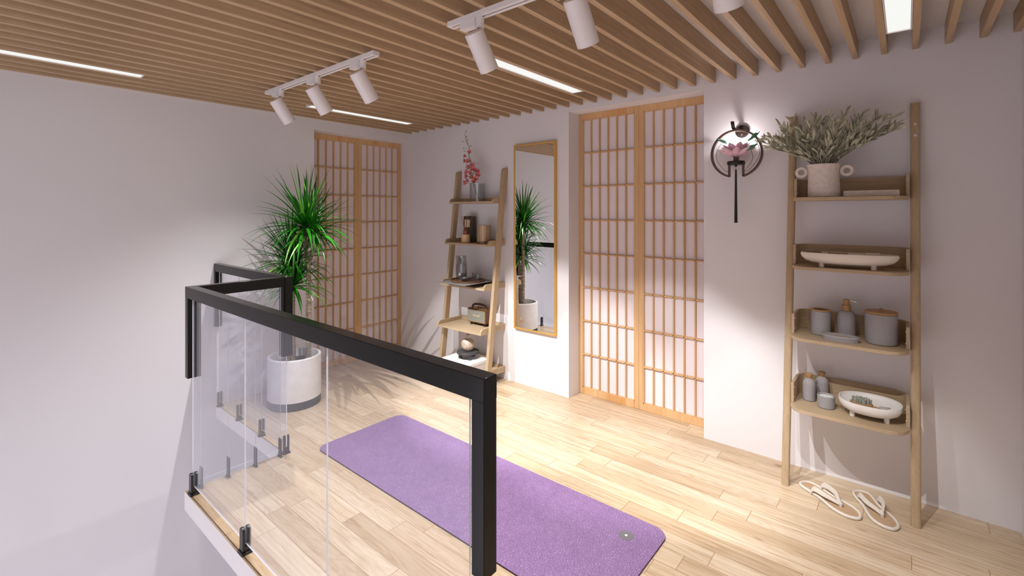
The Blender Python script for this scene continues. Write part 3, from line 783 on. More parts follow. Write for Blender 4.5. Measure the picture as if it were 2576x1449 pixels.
# ------------------------------------------------------------------ pole shelf (right)
PX0, PX1 = -.4625, .0325
r2 = root('ladder_shelf', (-.215, 2.69, 0), 'tall leaning shelf with two round oak poles and four curved shelves on the right', 'ladder shelf')
def pole(cx):
    b = B(); seg = 28; rings = []
    def sec(y, z):
        pts = []
        for j in range(seg):
            a = 2 * PI * j / seg; c, s_ = math.cos(a), math.sin(a); e = .72
            pts.append((cx + .0178 * math.copysign(abs(c) ** e, c), y + .0150 * math.copysign(abs(s_) ** e, s_), z))
        return pts
    yb, yt = 2.690, 2.9085
    R = [sec(yb, .0006), sec(yb + .0007, .006)] + [sec(yb + (yt - yb) * t_, 1.868 * t_) for t_ in (.1, .3, .5, .7, .9, .998)] + [sec(yt, 1.869)]
    b.rings(R, caps=True); return b
for cx_, in ((PX0,), (PX1,)):
    p = put('pole', pole(cx_), M['oak_z'], r2)
    for zz in (1.768, 1.715):
        y = 2.69 + (2.9085 - 2.69) * zz / 1.868 - .0148
        b = B(); b.lathe([(.0001, -.0035), (.0040, -.0028), (.0066, 0), (.0066, .003), (.0001, .003)], 0, 0, 16)
        bmesh.ops.rotate(b.bm, verts=b.bm.verts[:], cent=(0, 0, 0), matrix=Matrix.Rotation(-PI / 2, 3, 'X')); bmesh.ops.translate(b.bm, verts=b.bm.verts[:], vec=(cx_, y, zz)); put('bolt', b, M['boltm'], p)
SH2 = [(1.432, 2.66, 2.79), (1.0965, 2.642, 2.755), (.7545, 2.624, 2.715), (.4155, 2.610, 2.70)]
SX0, SX1 = -.4405, .0125
for zt, yf, yb_ in SH2:
    yback = 2.905
    pts = []
    rc = .075
    n = 10
    # front corners: large soft radius (elliptic), back corners smaller
    for i in range(n + 1):
        a = PI + PI / 2 * i / n; pts.append((SX0 + rc + rc * math.cos(a), yb_ + (yb_ - yf) * math.sin(a)))
    for i in range(n + 1):
        a = 1.5 * PI + PI / 2 * i / n; pts.append((SX1 - rc + rc * math.cos(a), yb_ + (yb_ - yf) * math.sin(a)))
    rb = .055
    for i in range(n + 1):
        a = PI / 2 * i / n; pts.append((SX1 - rb + rb * math.cos(a), yback - rb + rb * math.sin(a)))
    for i in range(n + 1):
        a = PI / 2 + PI / 2 * i / n; pts.append((SX0 + rb + rb * math.cos(a), yback - rb + rb * math.sin(a)))
    b = B(); b.prism(pts, 'z', zt - .0155, zt); sh = put('shelf_board', b, M['oak'], r2, bevel=.0015)
    # curved lip
    def U(off):
        q = []
        q.append((SX0 + off, yb_))
        rr = rb - off
        for i in range(n + 1):
            a = PI - PI / 2 * i / n; q.append((SX0 + rb + rr * math.cos(a), yback - rb + rr * math.sin(a)))
        for i in range(n + 1):
            a = PI / 2 - PI / 2 * i / n; q.append((SX1 - rb + rr * math.cos(a), yback - rb + rr * math.sin(a)))
        q.append((SX1 - off, yb_)); return q
    A, C = U(0.0005), U(.0125)
    b = B(); rings = []
    for (ax_, ay), (cx2, cy2) in zip(A, C):
        rings.append([(ax_, ay, zt + .0003), (cx2, cy2, zt + .0003), (cx2, cy2, zt + .0975), (ax_, ay, zt + .0975)])
    b.rings(rings, caps=True, sm=False); lip = put('shelf_lip', b, M['oak'], r2, bevel=.0008)
    for xx, sg in ((SX0 + .0125, 1), (SX1 - .0125, -1)):
        for dz in (.024, .074):
            b = B(); b.cyl((xx - sg * .002, yb_ + .012, zt + dz), (xx + sg * .0022, yb_ + .012, zt + dz), .0040, .0030, 12); put('bolt', b, M['boltm'], lip)

# top shelf: clay vase with dried stems, long clay tray
z = 1.4325; cx, cy = -.3105, 2.765
r = root('clay_vase', (cx, cy, z), 'rough white clay vase with two ring handles holding dried stems', 'vase')
b = B(); pr = [(.060, 0), (.0655, .003), (.067, .03), (.066, .07), (.064, .105), (.0655, .135), (.071, .160)]
b.lathe([(a, z + c) for a, c in pr] + [(.067, z + .160)] + [(a - .005, z + max(c, .01)) for a, c in pr[::-1][1:]] + [(.0001, z + .01)], cx, cy, 56); put('vase_body', b, M['clay'], r)
for sg in (-1, 1):
    b = B(); c = Vector((cx + sg * .0935, cy - .004, z + .126)); pth = []
    for i in range(28):
        a = 2 * PI * i / 28; pth.append(c + Vector((.0205 * math.cos(a), .003 * sg * math.cos(a), .0195 * math.sin(a))))
    ro = []
    for q, dy in ((.014, -.0035), (.018, -.0055), (.0225, -.0040), (.0265, -.0050), (.0285, 0), (.0265, .0050), (.018, .0055), (.014, .0035)): ro.append([(c.x + q * math.cos(2 * PI * j / 36), c.y + dy, c.z + q * .97 * math.sin(2 * PI * j / 36)) for j in range(36)])
    b.rings(ro, closed=True); put('ring_handle', b, M['clay'], r)
def leaf_strip(b, p, d, L, w, nrm, droop=.0, n=5, mi=0, fold=.25):
    Lf, Rt, Md = [], [], []; d = d.normalized(); pos = Vector(p); side = d.cross(nrm)
    if side.length < 1e-4: side = d.cross(Vector((1, 0, 0)))
    side.normalize()
    for i in range(n + 1):
        t_ = i / n; ww = w * (math.sin(PI * (t_ * .92 + .06))) ** .85 if i < n else 0.0003
        up = side.cross(d).normalized()
        Lf.append(pos + side * ww + up * ww * fold); Rt.append(pos - side * ww + up * ww * fold); Md.append(pos.copy())
        dd = d.copy(); dd.z -= droop / n; d = dd.normalized(); pos = pos + d * (L / n)
    b.strip(Lf, Rt, mi, True, Md)
def dried():
    rnd = random.Random(11)
    base = Vector((cx, cy, z + .03))
    r = root('dried_foliage', tuple(base), 'bushy bunch of dried grey-green leafy stems in the clay vase', 'dried stems')
    bs = B(); bl = B(); ns = 54
    for i in range(ns):
        fx = -1 + 2 * (i + rnd.random()) / ns
        ax = fx * 1.32 + rnd.uniform(-.08, .08)
        ay = rnd.uniform(-.85, .30) * (1 - .2 * abs(fx))
        L = .225 + rnd.uniform(-.05, .03) + (.075 * fx if fx > 0 else .030 * -fx)
        d = Vector((math.sin(ax) * 1.15, math.sin(ay) * .55, math.cos(ax) * .75 + .20)).normalized()
        rim = Vector((cx + .045 * fx, cy + .038 * ay, z + .155))
        P = [base + Vector((rnd.uniform(-.02, .02), rnd.uniform(-.02, .02), 0)), rim]
        p = rim.copy(); dd = (Vector((d.x * .55, d.y * .55, 1))).normalized(); n = 9
        for k in range(n):
            t_ = (k + 1) / n; dd = dd.lerp(d, .30).normalized(); dd.z -= .03 * abs(fx) * t_; dd.normalize()
            p = p + dd * (L / n)
            if p.y > W - .03: p.y = W - .03
            if p.z > 1.85: p.z = 1.85
            P.append(p.copy())
        bs.tube(P, [.0011] * 2 + [.0010 - .0006 * k / n for k in range(n)], 5)
        for k in range(3, len(P)):
            for s_ in range(2 if k < len(P) - 1 else 3):
                a = rnd.uniform(0, 2 * PI); tdir = (P[k] - P[k - 1]).normalized()
                o_ = Vector((math.cos(a), math.sin(a) * .8, rnd.uniform(-.1, .8)))
                ld = (tdir * .95 + o_ * .75).normalized(); q = P[k - 1].lerp(P[k], rnd.random())
                if q.y + ld.y * .04 > W - .008: ld.y = -abs(ld.y)
                leaf_strip(bl, q, ld, rnd.uniform(.030, .058), rnd.uniform(.0042, .0072), Vector((rnd.uniform(-1, 1), rnd.uniform(-1, 1), .6)).normalized(), rnd.uniform(0, .25), 4)
    put('stems', bs, M['drystem'], r)['kind'] = 'stuff'
    put('leaves', bl, M['dry'], r)['kind'] = 'stuff'
dried()
b = B(); b.prism(rrect(-.228, -.022, 2.715, 2.790, .012, 5), 'z', z, z + .0275); o = put('clay_tray', b, M['clay'], bevel=.003); tag(o, 'long low white clay block tray on the top shelf beside the vase', 'tray')

# footed oval bowls
def footed_bowl(cx, cy, z, a, bb, h, mat, name, label, foot=.020, seg=56, facet=0):
    r = root(name, (cx, cy, z), label, 'bowl')
    b = B(); zf = z + foot - .004
    prof = [(.0001, 0), (.55, .0), (.76, .09), (.89, .28), (.97, .56), (1.0, .84), (.985, 1.0)]
    inner = [(.955, 1.0), (.955, .90), (.90, .72), (.78, .52), (.60, .40), (.35, .36), (.0001, .35)]
    rings = []
    for q, t_ in prof + inner:
        rings.append([(cx + a * q * math.copysign(abs(math.cos(2 * PI * j / seg)) ** .88, math.cos(2 * PI * j / seg)), cy + bb * q * math.copysign(abs(math.sin(2 * PI * j / seg)) ** .88, math.sin(2 * PI * j / seg)), zf + h * t_) for j in range(seg)])
    b.rings(rings, caps=True); put('bowl_body', b, mat, r)
    for sx_, sy_ in ((-.52, -.42), (.52, -.42), (-.52, .42), (.52, .42)):
        x = cx + sx_ * a; y = cy + sy_ * bb
        b = B(); b.cyl((x, y, z + .0003), (x, y, zf + h * .10), .0105, .0105, 8); put('foot', b, mat, r)
    return zf
zA = footed_bowl(-.2115, 2.722, 1.0968, .1905, .074, .052, M['cream'], 'oval_bowl', 'long cream footed oval bowl on the second shelf from the top')
# things inside the long bowl
z = zA + .0205
def brush(cx, cy, z, Lh, wd, ang, label, name='bath_brush', nb=46, bl=.020, group=None, mi='bristle', handle=True):
    r = root(name, (cx, cy, z), label, 'brush', group); r.rotation_euler.z = ang; local(r)
    b = B(); b.prism([(Lh * math.cos(t_), wd * math.sin(t_)) for t_ in [2 * PI * i / 32 for i in range(32)]], 'z', 0, .016); bd = put('brush_body', b, M['bamboo'], r, bevel=.002)
    b = B(); rnd = random.Random(2)
    for i in range(nb):
        q = math.sqrt((i + .5) / nb) * .86; a = i * 2.399963; x = Lh * q * math.cos(a); y = wd * q * math.sin(a)
        b.cyl((x, y, .0155), (x + rnd.uniform(-.0012, .0012), y + rnd.uniform(-.0012, .0012), .016 + bl), .0026, .0029, 8)
    o = put('bristles', b, M[mi], r); o['kind'] = 'stuff'
    if handle:
        b = B(); b.cyl((Lh * .9, 0, .007), (Lh + .026, 0, .007), .0052, .0045, 12); put('peg', b, M['bamboo'], r)
        b = B(); pth = []
        for i in range(15):
            t_ = i / 14; a = -PI * .5 + PI * t_
            pth.append((Lh + .020 + .042 * math.cos(a) ** 1 * 1.0, .013 * math.sin(a), .010 + .010 * math.sin(PI * t_)))
        b.tube(pth, .0013, 6); put('cord_loop', b, M['rope'], r)
    return r
r = root('pumice_brush', (-.350, 2.735, z), 'wooden dish with lumps of pale grey pumice at the left end of the long bowl', 'brush')
b = B(); b.prism(rrect(-.383, -.315, 2.722, 2.750, .006, 4), 'z', z, z + .033); put('wooden_block', b, M['bamboo'], r, bevel=.003)
b = B(); rnd = random.Random(8)
for i in range(60):
    x = rnd.uniform(-.378, -.322); y = rnd.uniform(2.725, 2.747); s_ = rnd.uniform(.003, .0055); b.lathe([(.0001, -s_), (s_ * .8, -s_ * .5), (s_, 0), (s_ * .7, s_ * .6), (.0001, s_)], x, y, 8)
    for v_ in b.bm.verts[-40:]: v_.co.z += z + .036
o = put('pumice', b, M['stone'], r); o['kind'] = 'stuff'
r = root('wooden_soap_rest', (-.252, 2.74, z), 'flat bamboo rest with a thin wire loop handle inside the long bowl', 'soap rest')
b = B(); b.prism(rrect(-.292, -.212, 2.727, 2.755, .008, 4), 'z', z, z + .031); put('board', b, M['bamboo'], r, bevel=.002)
b = B(); b.tube([(-.252 - .034 * math.cos(PI * i / 16), 2.741, z + .031 + .020 * math.sin(PI * i / 16)) for i in range(17)], .0009, 6); put('wire_loop', b, M['rope'], r)
b = B(); b.box(-.148, -.090, 2.727, 2.760, z, z + .037); o = put('pumice_bar', b, M['clay'], bevel=.006, seg=3); tag(o, 'pale rectangular pumice bar showing above the rim of the long bowl', 'soap')

# third shelf toiletries
z = .7547
cx, cy = -.3255, 2.785
r = root('tumbler', (cx, cy, z), 'grey stone tumbler with a bamboo rim left of the pump bottle', 'tumbler')
b = B(); b.lathe([(.038, z), (.0418, z + .004), (.0418, z + .116), (.038, z + .1165), (.036, z + .1165), (.036, z + .02), (.0001, z + .02)], cx, cy, 48); put('tumbler_body', b, M['stone'], r)
b = B(); b.lathe([(.0416, z + .1168), (.0425, z + .119), (.0422, z + .1235), (.034, z + .125), (.031, z + .1235), (.031, z + .1168)], cx, cy, 48); put('rim', b, M['bamboo'], r)
cx, cy = -.2225, 2.806
r = root('soap_dispenser', (cx, cy, z), 'grey stone pump bottle with a bamboo collar and thin metal spout', 'soap dispenser')
b = B(); b.lathe([(.034, z), (.0372, z + .004), (.0372, z + .090), (.035, z + .108), (.029, z + .121), (.020, z + .127), (.0001, z + .1275)], cx, cy, 48); put('bottle', b, M['stone'], r)
b = B(); b.lathe([(.0185, z + .1276), (.0188, z + .141), (.0195, z + .142), (.0195, z + .1545), (.0135, z + .155), (.0135, z + .176), (.012, z + .181), (.008, z + .183), (.0001, z + .1835)], cx, cy, 36); put('pump_head', b, M['bamboo'], r)
b = B(); b.tube([(cx + .012, cy, z + .1735), (cx + .030, cy - .002, z + .1735), (cx + .043, cy - .004, z + .171), (cx + .049, cy - .005, z + .167)], [.0024, .0022, .0018, .0010], 8); put('spout', b, M['chrome'], r)
cx, cy = -.0885, 2.768
r = root('lidded_canister', (cx, cy, z), 'large grey stone canister with a flat bamboo lid and knob', 'canister')
b = B(); b.lathe([(.052, z), (.0595, z + .003), (.0612, z + .010), (.0612, z + .137), (.058, z + .138)], cx, cy, 60); put('canister_body', b, M['stone'], r)
b = B(); b.lathe([(.0600, z + .1382), (.0618, z + .140), (.0618, z + .145), (.0595, z + .148), (.0001, z + .1485)], cx, cy, 60); ld = put('lid', b, M['bamboo'], r)
b = B(); b.lathe([(.0070, z + .1485), (.0068, z + .160), (.0050, z + .162), (.0001, z + .1622)], cx, cy, 24); put('knob', b, M['bamboo'], ld)
cx, cy = -.2385, 2.697
r = root('soap_dish', (cx, cy, z), 'shallow oval grey stone soap dish with bamboo insert on the third shelf', 'soap dish')
b = B(); b.lathe([(.070, z), (.0725, z + .012), (.0705, z + .0135), (.0745, z + .016), (.0745, z + .027), (.068, z + .0275), (.064, z + .016), (.0001, z + .014)], cx, cy, 56, sy=.50); put('dish', b, M['stone'], r)
b = B(); b.lathe([(.058, z + .0145), (.058, z + .0175), (.0001, z + .018)], cx, cy, 48, sy=.50); put('insert', b, M['bamboo'], r)

# bottom shelf
z = .4158
def cork_bottle(cx, cy, label):
    r = root('corked_bottle', (cx, cy, z), label, 'bottle', 'grey corked bottles on the bottom shelf')
    b = B(); b.lathe([(.025, z), (.0286, z + .004), (.0286, z + .076), (.027, z + .090), (.0225, z + .100), (.0145, z + .1065), (.011, z + .109), (.0001, z + .109)], cx, cy, 44); put('bottle_body', b, M['stone'], r)
    b = B(); b.lathe([(.0105, z + .1092), (.0125, z + .124), (.0150, z + .1245), (.0155, z + .129), (.0145, z + .1325), (.0001, z + .133)], cx, cy, 32); put('cork', b, M['bamboo'], r)
cork_bottle(-.3745, 2.7865, 'grey stone bottle with wooden cork, front left on the bottom shelf')
cork_bottle(-.328, 2.858, 'grey stone bottle with wooden cork standing behind the small candle cup')
cx, cy = -.2975, 2.7335
r = root('candle_cup', (cx, cy, z), 'small grey stone cup filled with white wax in front of the bottles', 'candle')
b = B(); b.lathe([(.032, z), (.0365, z + .004), (.037, z + .056), (.034, z + .059), (.0305, z + .057), (.030, z + .048), (.0001, z + .048)], cx, cy, 44); put('cup_body', b, M['stone'], r)
b = B(); b.lathe([(.0298, z + .0482), (.0298, z + .0515), (.0001, z + .052)], cx, cy, 40); put('wax', b, M['wax'], r)
zB = footed_bowl(-.1290, 2.742, z, .1205, .104, .054, M['ceramic'], 'oval_bowl', 'white footed oval bowl holding a brush on the bottom shelf', foot=.024)
brush(-.158, 2.712, zB + .0300, .044, .029, math.radians(-10), 'oval bamboo nail brush with grey bristles and a cord loop in the white bowl')

# ------------------------------------------------------------------ sandals
def sandal(heel, toe, width, mirror, label):
    heel = Vector((heel[0], heel[1], 0)); toe = Vector((toe[0], toe[1], 0)); d = toe - heel; L = d.length
    r = root('flip_flop', tuple(heel), label, 'sandal', 'linen thong sandals on the floor'); r.rotation_euler.z = math.atan2(d.y, d.x); local(r)
    m = mirror
    # outline (x along foot, y lateral)
    prof = [(0, 0), (.02, .22), (.08, .36), (.20, .42), (.34, .40), (.48, .41), (.62, .47), (.76, .50), (.88, .42), (.96, .24), (1.0, 0)]
    prof2 = [(.97, -.20), (.90, -.38), (.78, -.47), (.64, -.46), (.50, -.36), (.36, -.31), (.20, -.34), (.08, -.33), (.02, -.20)]
    pts = [(x * L, y * width * m) for x, y in prof + prof2]
    # smooth closed catmull
    P = []; n = len(pts)
    for i in range(n):
        a, b_, c, e = [Vector(pts[(i + k) % n]) for k in (-1, 0, 1, 2)]
        for s_ in range(4):
            t_ = s_ / 4; q = .5 * ((2 * b_) + (c - a) * t_ + (2 * a - 5 * b_ + 4 * c - e) * t_ * t_ + (3 * b_ - a - 3 * c + e) * t_ ** 3); P.append((q.x, q.y))
    b = B(); b.prism(P, 'z', .0008, .0095); put('insole', b, M['insole'], r)
    b = B(); b.tube([(x, y, .0078) for x, y in P], .0072, 10, closed=True, flat=(1, .9)); put('rim', b, M['linen'], r)
    # straps
    knot = Vector((.70 * L, -.02 * width * m, .020))
    for sg in (1, -1):
        b = B(); s0 = Vector((.24 * L if sg * m > 0 else .28 * L, sg * .36 * width, .010))
        mid1 = s0 + Vector((.018, sg * .002, .026)); mid2 = Vector((.50 * L, sg * .34 * width, .036)); mid3 = knot + Vector((-.022, sg * .014, .008))
        C = [s0, mid1, mid2, mid3, knot]; Q = []
        for i in range(len(C) - 1):
            a = C[max(i - 1, 0)]; b_ = C[i]; c = C[i + 1]; e = C[min(i + 2, len(C) - 1)]
            for s_ in range(6):
                t_ = s_ / 6; Q.append(.5 * ((2 * b_) + (c - a) * t_ + (2 * a - 5 * b_ + 4 * c - e) * t_ * t_ + (3 * b_ - a - 3 * c + e) * t_ ** 3))
        Q.append(C[-1]); nQ = len(Q)
        for k in range(4):
            off = (k - 1.5)
            R_ = []; PP = []
            for i, q in enumerate(Q):
                t_ = i / (nQ - 1); sp = .0062 * (1 - .55 * t_)
                tdir = (Q[min(i + 1, nQ - 1)] - Q[max(i - 1, 0)]).normalized()
                acr = Vector((0, 0, 1)).cross(tdir); acr = (acr.normalized() * .35 + Vector((0, 0, 1)) * .93 * (1 - .4 * t_)).normalized()
                PP.append(q + acr * sp * off); R_.append(.0044 * (1 - .35 * t_))
            b.tube(PP, R_, 8)
        put('strap', b, M['linen'], r)
    b = B(); b.tube([knot + Vector((.004, 0, -.012)), knot + Vector((.003, 0, .002)), knot + Vector((-.004, 0, .010)), knot + Vector((-.010, 0, .004))], [.005, .0080, .0078, .005], 12); put('knot', b, M['linen'], r)
sandal((-.397, 2.752), (-.160, 2.584), .098, 1, 'left linen flip-flop turned diagonally on the floor by the shelf')
sandal((-.172, 2.838), (-.046, 2.588), .098, -1, 'right linen flip-flop pointing to the viewer beside the shelf pole')

# ------------------------------------------------------------------ potted dracaena
PCX, PCY = -3.352, 1.600
r = root('plant_pot', (PCX, PCY, 0), 'large white concrete plant pot with a charcoal base band', 'plant pot')
b = B(); R_ = .176
b.lathe([(R_, .056), (R_, .340), (R_ - .004, .345), (R_ - .018, .345), (R_ - .022, .338), (R_ - .024, .06), (.0001, .06)], PCX, PCY, 64); put('pot_body', b, M['concrete'], r)
b = B(); b.lathe([(R_ - .006, .0005), (R_ - .001, .006), (R_ - .001, .055), (.0001, .055)], PCX, PCY, 64); put('base_band', b, M['dark'], r)
b = B(); rnd = random.Random(4); seg = 48; rings = [[(PCX + q * math.cos(2 * PI * j / seg), PCY + q * math.sin(2 * PI * j / seg), .288 + (0 if q > .14 else rnd.uniform(-.004, .006))) for j in range(seg)] for q in (.152, .12, .09, .06, .03, .001)]
b.rings(rings, caps=True); put('soil', b, M['soil'], r)
r = root('dracaena_plant', (PCX, PCY, .29), 'tall green spiky dracaena with four leafy heads in the white pot', 'plant')
def trunk(path, rad):
    b = B(); P = []; C = [Vector(p) for p in path]
    for i in range(len(C) - 1):
        a = C[max(i - 1, 0)]; b_ = C[i]; c = C[i + 1]; e = C[min(i + 2, len(C) - 1)]
        for s_ in range(14):
            t_ = s_ / 14; P.append(.5 * ((2 * b_) + (c - a) * t_ + (2 * a - 5 * b_ + 4 * c - e) * t_ * t_ + (3 * b_ - a - 3 * c + e) * t_ ** 3))
    P.append(C[-1]); n = len(P)
    b.tube(P, [(rad[0] + (rad[1] - rad[0]) * i / n) * (1 + .07 * ((i % 2) * 2 - 1)) for i in range(n)], 14)
    return b
H1 = (-3.300, 1.650, 1.262); H2 = (-3.262, 1.690, 1.216); H3 = (-3.395, 1.600, 1.000); H4 = (-3.352, 1.590, .842)
F = (-3.285, 1.668, 1.015)
put('trunk', trunk([(-3.288, 1.668, .28), (-3.283, 1.668, .6), (-3.283, 1.668, .85), F], (.0195, .017)), M['bark'], r)
put('branch', trunk([(F[0], F[1], F[2] - .03), (-3.302, 1.655, 1.09), H1], (.015, .013)), M['bark'], r)
put('branch', trunk([(F[0], F[1], F[2] - .03), (-3.262, 1.688, 1.09), H2], (.015, .012)), M['bark'], r)
put('trunk', trunk([(-3.368, 1.598, .28), (-3.372, 1.596, .55), (-3.360, 1.592, .76), (H4[0], H4[1], H4[2])], (.0185, .013)), M['bark'], r)
put('trunk', trunk([(-3.405, 1.58, .28), (-3.402, 1.585, .6), (-3.398, 1.595, .85), H3], (.016, .012)), M['bark'], r)
def crown(Hd, n, L, seed, young=6, wd=.0085):
    rnd = random.Random(seed); b = B(); c = Vector(Hd)
    for i in range(n):
        t_ = (i + .5) / n
        el = math.radians(84 - 104 * t_ ** .85 + rnd.uniform(-8, 8)); az = i * 2.399963 + rnd.uniform(-.25, .25)
        d = Vector((math.cos(el) * math.cos(az), math.cos(el) * math.sin(az), math.sin(el)))
        LL = L * rnd.uniform(.80, 1.08) * (1 - .12 * t_); droop = (.22 + .95 * t_ + rnd.uniform(-.15, .3)) * (math.cos(el) * .7 + .3)
        p = c + Vector((math.cos(az), math.sin(az), 0)) * .008 + Vector((0, 0, .02 - .045 * t_))
        w_ = wd * rnd.uniform(.8, 1.15); seg = 10
        mi = 1 if (rnd.random() < young / n) else 0
        Lf, Rt, Md = [], [], []; pos = p.copy(); side = d.cross(Vector((0, 0, 1)));
        if side.length < .05: side = Vector((math.sin(az), -math.cos(az), 0))
        side.normalize()
        for k in range(seg + 1):
            s_ = k / seg; ww = w_ * (min(1, .55 + s_ * 2.2)) * (1 - s_ ** 2.2) + .0002
            up = side.cross(d).normalized()
            Lf.append(pos + side * ww + up * ww * .45); Rt.append(pos - side * ww + up * ww * .45); Md.append(pos.copy())
            d = Vector((d.x, d.y, d.z - droop / seg * (0.35 + 1.3 * s_))).normalized(); pos = pos + d * (LL / seg)
            if pos.x < XL + .012: pos.x = XL + .012
        b.strip(Lf, Rt, mi, True, Md)
    o = put('leaf_crown', b, [M['leaf'], M['leaf_young']], r); return o
crown(H1, 84, .430, 21, 5, .0112); crown(H2, 56, .395, 22, 8, .0108); crown(H3, 84, .400, 23, 6, .0102); crown(H4, 74, .350, 24, 9, .0098)

# ------------------------------------------------------------------ lotus wall lamp
SXC, SY, SZC, SR = -.7305, 2.842, 1.687, .1310
r = root('wall_lamp', (-.72, W, 1.82), 'round bronze hoop wall lamp with a pink lotus flower, jade leaves and tassel', 'wall lamp')
b = B(); b.cyl((-.7195, W - .0008, 1.8205), (-.7195, W - .014, 1.8205), .0375, .0355, 48); bp = put('backplate', b, M['brownblack'], r, bevel=.001)
for dz in (-.020, .020):
    b = B(); b.cyl((-.7185, W - .014, 1.8205 + dz), (-.7185, W - .0175, 1.8205 + dz), .0042, .0036, 14); put('screw_cap', b, M['screw'], bp)
# hoop
half = .0365; a0 = math.asin(half / SR); pth = []
nseg = 60
for i in range(nseg + 1):
    a = -PI / 2 + a0 + (2 * PI - 2 * a0) * i / nseg
    pth.append((SXC + SR * math.cos(a), SY, SZC + SR * math.sin(a)))
zleg = SZC - SR * math.cos(a0)
b = B()
def sq(b, path, h, dpt):
    rings = []
    P = [Vector(p) for p in path]
    for i, p in enumerate(P):
        t_ = (P[min(i + 1, len(P) - 1)] - P[max(i - 1, 0)]).normalized(); nrm = Vector((0, 1, 0)).cross(t_).normalized()
        rings.append([tuple(p + nrm * h + Vector((0, dpt, 0))), tuple(p - nrm * h + Vector((0, dpt, 0))), tuple(p - nrm * h - Vector((0, dpt, 0))), tuple(p + nrm * h - Vector((0, dpt, 0)))])
    b.rings(rings, caps=True, sm=False)
sq(b, pth, .0052, .010)
for sg in (-1, 1): b.box(SXC + sg * half - .0042, SXC + sg * half + .0042, SY - .010, SY + .010, zleg - .003, 1.6245)
put('hoop', b, M['bronze'], r)
# hook bracket from plate to hoop
b = B(); br = [(-.7195, W - .013, 1.826), (-.726, SY + .045, 1.830), (-.735, SY + .015, 1.826), (-.7405, SY + .002, 1.8225), (-.7445, SY - .006, 1.832), (-.7455, SY - .012, 1.848), (-.7475, SY - .016, 1.868)]
P = [Vector(p) for p in br]; Lf = [p + Vector((-.009, 0, 0)) for p in P]; Rt = [p + Vector((.009, 0, 0)) for p in P]
b.strip(Lf, Rt); put('bracket', b, M['brownblack'], r, solid=.003)
# disc and neck
b = B(); b.lathe([(.0445, 1.6248), (.0462, 1.627), (.0462, 1.6425), (.0445, 1.6445), (.0001, 1.6447)], SXC - .001, SY, 56); put('lamp_base', b, M['brownblack'], r)
b = B(); b.box(SXC - .012, SXC + .012, SY - .012, SY + .012, 1.6448, 1.668); put('lamp_holder', b, M['bronze'], r)
# lotus
def petals():
    rnd = random.Random(9)
    for ring_, n, el, L, w_, z0 in ((0, 9, 8, .104, .023, 1.668), (1, 9, 32, .094, .024, 1.670), (2, 7, 62, .074, .021, 1.672)):
        for i in range(n):
            az = 2 * PI * (i + .5 * ring_) / n + rnd.uniform(-.1, .1); e = math.radians(el + rnd.uniform(-5, 5))
            d = Vector((math.cos(e) * math.cos(az), math.cos(e) * math.sin(az) * .75, math.sin(e))); side = Vector((-math.sin(az), math.cos(az), 0))
            pos = Vector((SXC, SY, z0)) + Vector((math.cos(az), math.sin(az), 0)) * .010
            b = B(); rows_ = []; ns = 8
            for k in range(ns + 1):
                s_ = k / ns; ww = w_ * math.sin(PI * min(1, s_ * .86 + .12)) ** .8 if k < ns else .0006
                up = side.cross(d).normalized()
                rows_.append([pos + side * ww * q + (-up if up.z < 0 else up) * (abs(q) ** 2) * ww * .55 for q in (-1, -.5, 0, .5, 1)])
                d = Vector((d.x, d.y, d.z + (.10 if s_ < .6 else -.03))).normalized(); pos = pos + d * (L / ns)
                if pos.y > W - .006: pos.y = W - .006
            V = [[b.bm.verts.new(p) for p in rw] for rw in rows_]
            for a_, c_ in zip(V[:-1], V[1:]):
                for j in range(4): b.face([a_[j], a_[j + 1], c_[j + 1], c_[j]], 0, True)
            put('petal', b, M['lotus'], r, solid=.0012)
petals()
def jade(c, rx, ry, tilt, yaw):
    rx *= 1.12; ry *= 1.25
    b = B(); rnd = random.Random(int(c[0] * -1000)); n = 20; rings = []
    for q in (.001, .35, .7, 1.0):
        row = []
        for j in range(n):
            a = 2 * PI * j / n; wv = 1 + .10 * math.sin(5 * a + c[2] * 50) * q; row.append(Vector((rx * q * wv * math.cos(a), ry * q * wv * math.sin(a), .010 * q * q + .005 * q * math.sin(4 * a))))
        rings.append(row)
    mt = Matrix.Translation(Vector(c)) @ Matrix.Rotation(yaw, 4, 'Z') @ Matrix.Rotation(tilt, 4, 'Y')
    rings = [[tuple(mt @ p) for p in row] for row in rings]
    b.rings(rings, caps=False); put('jade_leaf', b, M['jade'], r, solid=.0015)
jade((-.803, SY - .004, 1.756), .034, .026, math.radians(28), 0); jade((-.640, SY - .006, 1.766), .036, .018, math.radians(-32), 0)
jade((-.648, SY - .030, 1.702), .036, .018, math.radians(-30), .1)
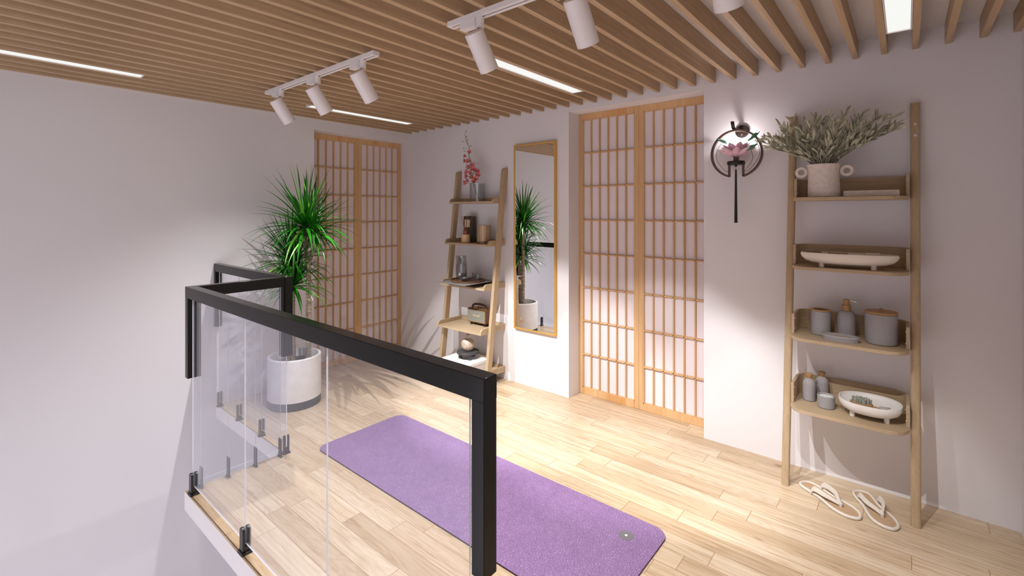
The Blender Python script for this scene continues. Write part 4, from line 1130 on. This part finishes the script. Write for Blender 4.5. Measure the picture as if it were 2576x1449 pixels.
for pp in ([(SXC - half, SY, 1.583), (-.800, SY - .004, 1.605), (-.832, SY - .006, 1.66), (-.832, SY - .006, 1.71), (-.806, SY - .004, 1.752)],
           [(SXC + half, SY, 1.583), (-.672, SY - .02, 1.600), (-.640, SY - .028, 1.650), (-.648, SY - .03, 1.700)],
           [(SXC + half, SY, 1.580), (-.655, SY - .003, 1.602), (-.616, SY - .005, 1.66), (-.614, SY - .005, 1.71), (-.636, SY - .006, 1.763)]):
    C = [Vector(p) for p in pp]; Q = []
    for i in range(len(C) - 1):
        a = C[max(i - 1, 0)]; b_ = C[i]; c = C[i + 1]; e = C[min(i + 2, len(C) - 1)]
        for s_ in range(8):
            t_ = s_ / 8; Q.append(.5 * ((2 * b_) + (c - a) * t_ + (2 * a - 5 * b_ + 4 * c - e) * t_ * t_ + (3 * b_ - a - 3 * c + e) * t_ ** 3))
    Q.append(C[-1]); b = B(); b.tube(Q, .0012, 6); put('wire_stem', b, M['bronze'], r)
b = B(); tx = SXC - .002
b.lathe([(.0001, 1.612), (.005, 1.615), (.007, 1.6195), (.005, 1.6246), (.0001, 1.6247)], tx, SY, 20)
b.cyl((tx, SY, 1.598), (tx, SY, 1.613), .0008, .0008, 6)
b.lathe([(.0001, 1.2995), (.0098, 1.300), (.0086, 1.306), (.0072, 1.42), (.0052, 1.57), (.0044, 1.585), (.0044, 1.597), (.0001, 1.600)], tx, SY, 20); put('tassel', b, M['clamp'], r)
L = bpy.data.lights.new('lotus_light', 'POINT'); L.energy = 1.25; L.shadow_soft_size = .012; L.color = (1, .97, .95)
lo = bpy.data.objects.new('lamp_light', L); COL.objects.link(lo); lo.parent = r; lo.location = Vector((SXC + .004, SY - .012, 1.748)) - WL[r]

# ------------------------------------------------------------------ world (soft daylight entering from the side left open for it, behind the viewpoint)
w = bpy.data.worlds.new('world'); sc.world = w; w.use_nodes = True
bg = w.node_tree.nodes['Background']; bg.inputs[0].default_value = lin((236, 232, 240)); bg.inputs[1].default_value = 2.3

# ------------------------------------------------------------------ camera
cam = bpy.data.cameras.new('camera'); co = bpy.data.objects.new('camera', cam); COL.objects.link(co)
Fp, HX, CX = 1189.4, 533.4, 1286.5
cam.sensor_fit = 'HORIZONTAL'; cam.sensor_width = 36; cam.lens = Fp / 2576 * 36
cam.shift_x = (1288 - CX) / 2576; cam.shift_y = (HX - 724.5) / 2576
cam.clip_start = .02; cam.clip_end = 60
co.location = (0, 0, 1.36); co.rotation_euler = (PI / 2, 0, math.radians(39.852))
sc.camera = co
sc.view_settings.view_transform = 'Standard'; sc.view_settings.look = 'None'; sc.view_settings.exposure = 0.06; sc.view_settings.gamma = 1
sc.view_settings.use_curve_mapping = False
